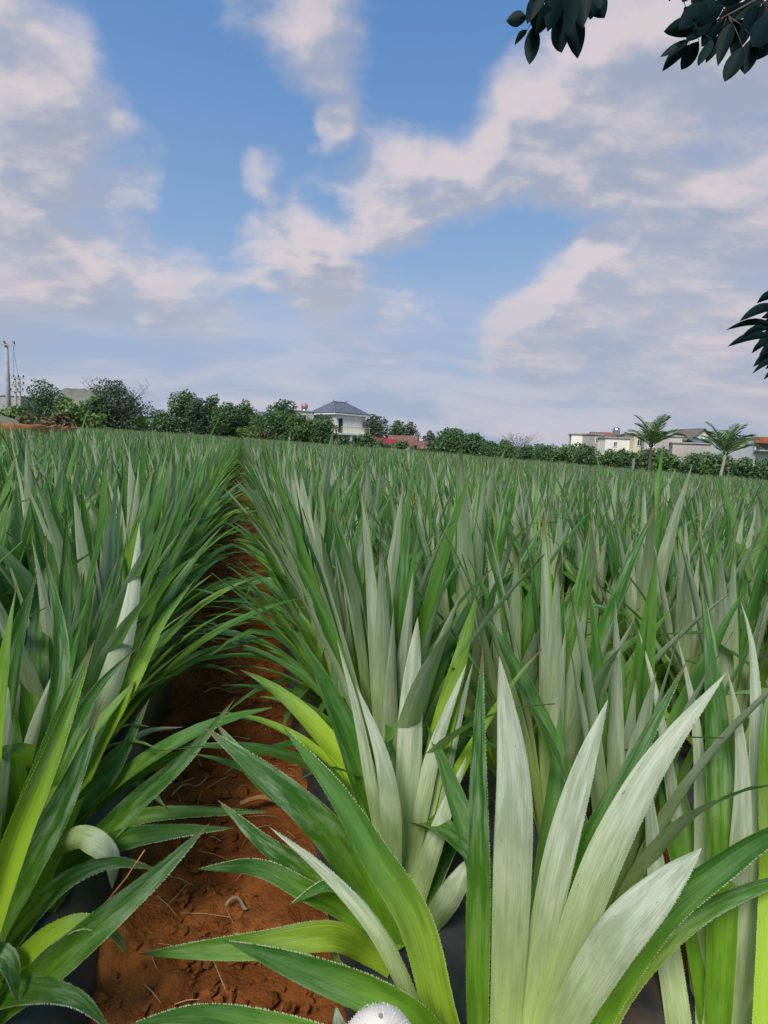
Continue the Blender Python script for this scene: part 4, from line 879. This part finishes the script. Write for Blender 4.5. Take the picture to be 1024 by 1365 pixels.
MB().box(-wD/2-.2, -.3, zD-.5, wD/2+.2, -.125, zD-.02).build('red_band', M['redtile'], rD); MB().box(-wD/2+.1, -.04, zD-1.0, wD/2-.1, -.003, zD-.55).build('window_band', M['glass'], rD)
MB().box(-wD/2-.15, -.9, zD-1.15, wD/2+.15, 0, zD-1.03).build('porch_slab', M['conc'], rD)
flat('grey_building', -30, 24, 526, 70, 6, M['conc'], 'long grey wall-like building behind the utility poles', R(4))
p = at(845, 611, 44); g0 = ground(p.x, p.y); o = MB().box(-.08, -.08, -.1, .08, .08, p.z-g0).build('gate_post', M['conc']); o.location = (p.x, p.y, g0); props(o, 'plain pale grey post standing in the hedge left of the left palm', 'post')

# ------------------------------------------------------------------ poles and wires
def pole(px, yt, d, rad, lab, arms, rot=0):
    Tp = at(px, yt, d); gz = ground(Tp.x, Tp.y); h = Tp.z-gz; r = empty('utility_pole', (Tp.x, Tp.y, gz), rot, lab, 'utility pole')
    MB().tube([(0, 0, -.2), (0, 0, h)], [rad*1.25, rad*.8], 12).build('shaft', M['conc'], r, True)
    for (dz, half) in arms:
        z = h-dz; a = MB().box(-half, -.06-rad, z-.06, half, -rad, z+.06).build('crossarm', M['conc'], r)
        for i in range(3 if half > .5 else 2):
            x = -half*.9+half*1.8*i/(2 if half > .5 else 1); ins = MB()
            ins.tube([(x, -rad-.03, z+.06), (x, -rad-.03, z+.12), (x, -rad-.03, z+.14), (x, -rad-.03, z+.2), (x, -rad-.03, z+.22), (x, -rad-.03, z+.3)], [.03, .03, .075, .05, .07, .03], 8); ins.build('insulator', M['ceramic'], a, True)
    return Vector((Tp.x, Tp.y, gz+h))
t1 = pole(8.5, 458, 45, .17, 'tall concrete utility pole with a single crossarm at the left edge', [(.12, .85)])
pole(20, 502, 50, .11, 'left one of two short transformer poles with stacked crossarms', [(.15, .45), (.75, .45), (1.3, .35)])
pole(26, 502, 51.5, .11, 'right one of two short transformer poles with stacked crossarms', [(.15, .5), (.75, .5), (1.3, .4)])
for i, (dx, ex, ey) in enumerate(((-.75, -200, 500), (0, -210, 492), (.75, 18, 503), (.62, 25, 503))):
    a = t1+Vector((dx, -.2, .2)); b = at(ex, ey, 50 if i > 1 else 30); c = (a+b)/2-Vector((0, 0, .6 if i < 2 else .2)); mb = MB(); cv = catmull([a, c, b], 12); mb.tube([tuple(q) for q in cv], .012, 4)
    props(mb.build('power_line', M['ceramic'], None, True), ['outer thin power line leaving the tall pole to the left', 'middle thin power line leaving the tall pole to the left', 'thin cable dropping from the tall pole to the left transformer pole', 'thin cable dropping from the tall pole to the right transformer pole'][i], 'power line')

# ------------------------------------------------------------------ bank, mounds, hill
def heap(name, pts, wid, m, kind='structure', label=None, cat=None, seed=0):
    """ridge along pts = (px, ytop, depth)"""
    V = []; P = [at(*p) for p in pts]; cv = catmull(P, 60); nn = 12
    for i, c in enumerate(cv):
        gz = ground(c[0], c[1])-.1; f = min(1, min(i, 60-i)/6)
        d = Vector((c[0], c[1], 0)).normalized()
        for j in range(nn+1):
            q = j/nn*2-1; hh = (c[2]-gz)*max(0, 1-q*q)**.8*(f**.5); w = wid*q; nz = mn.noise(Vector((c[0]*.7, c[1]*.7+q*3, seed)))*.18*wid*.3*(1-q*q)
            V.append((c[0]+d.x*w, c[1]+d.y*w, gz+max(0, hh+nz)))
    m_ = nn+1; Q = np.array([(i*m_+j, i*m_+j+1, (i+1)*m_+j+1, (i+1)*m_+j) for i in range(60) for j in range(nn)])
    o = link(name, np_mesh(name, np.array(V), Q, m), None); props(o, label, cat, kind=kind)
heap('soil_bank', [(-160, 563, 15), (-60, 564, 15.5), (0, 564, 16.5), (50, 566, 19), (95, 569, 26), (128, 572, 36)], 1.5, M['bank'])
heap('earth_mound', [(-60, 556, 24), (-10, 553, 24), (15, 557, 24), (34, 566, 24)], 1.2, M['hill'])
heap('hill', [(40, 540, 170), (80, 520, 170), (100, 518, 170), (135, 520, 170), (165, 533, 170), (200, 550, 170)], 16, M['hill'], seed=3)
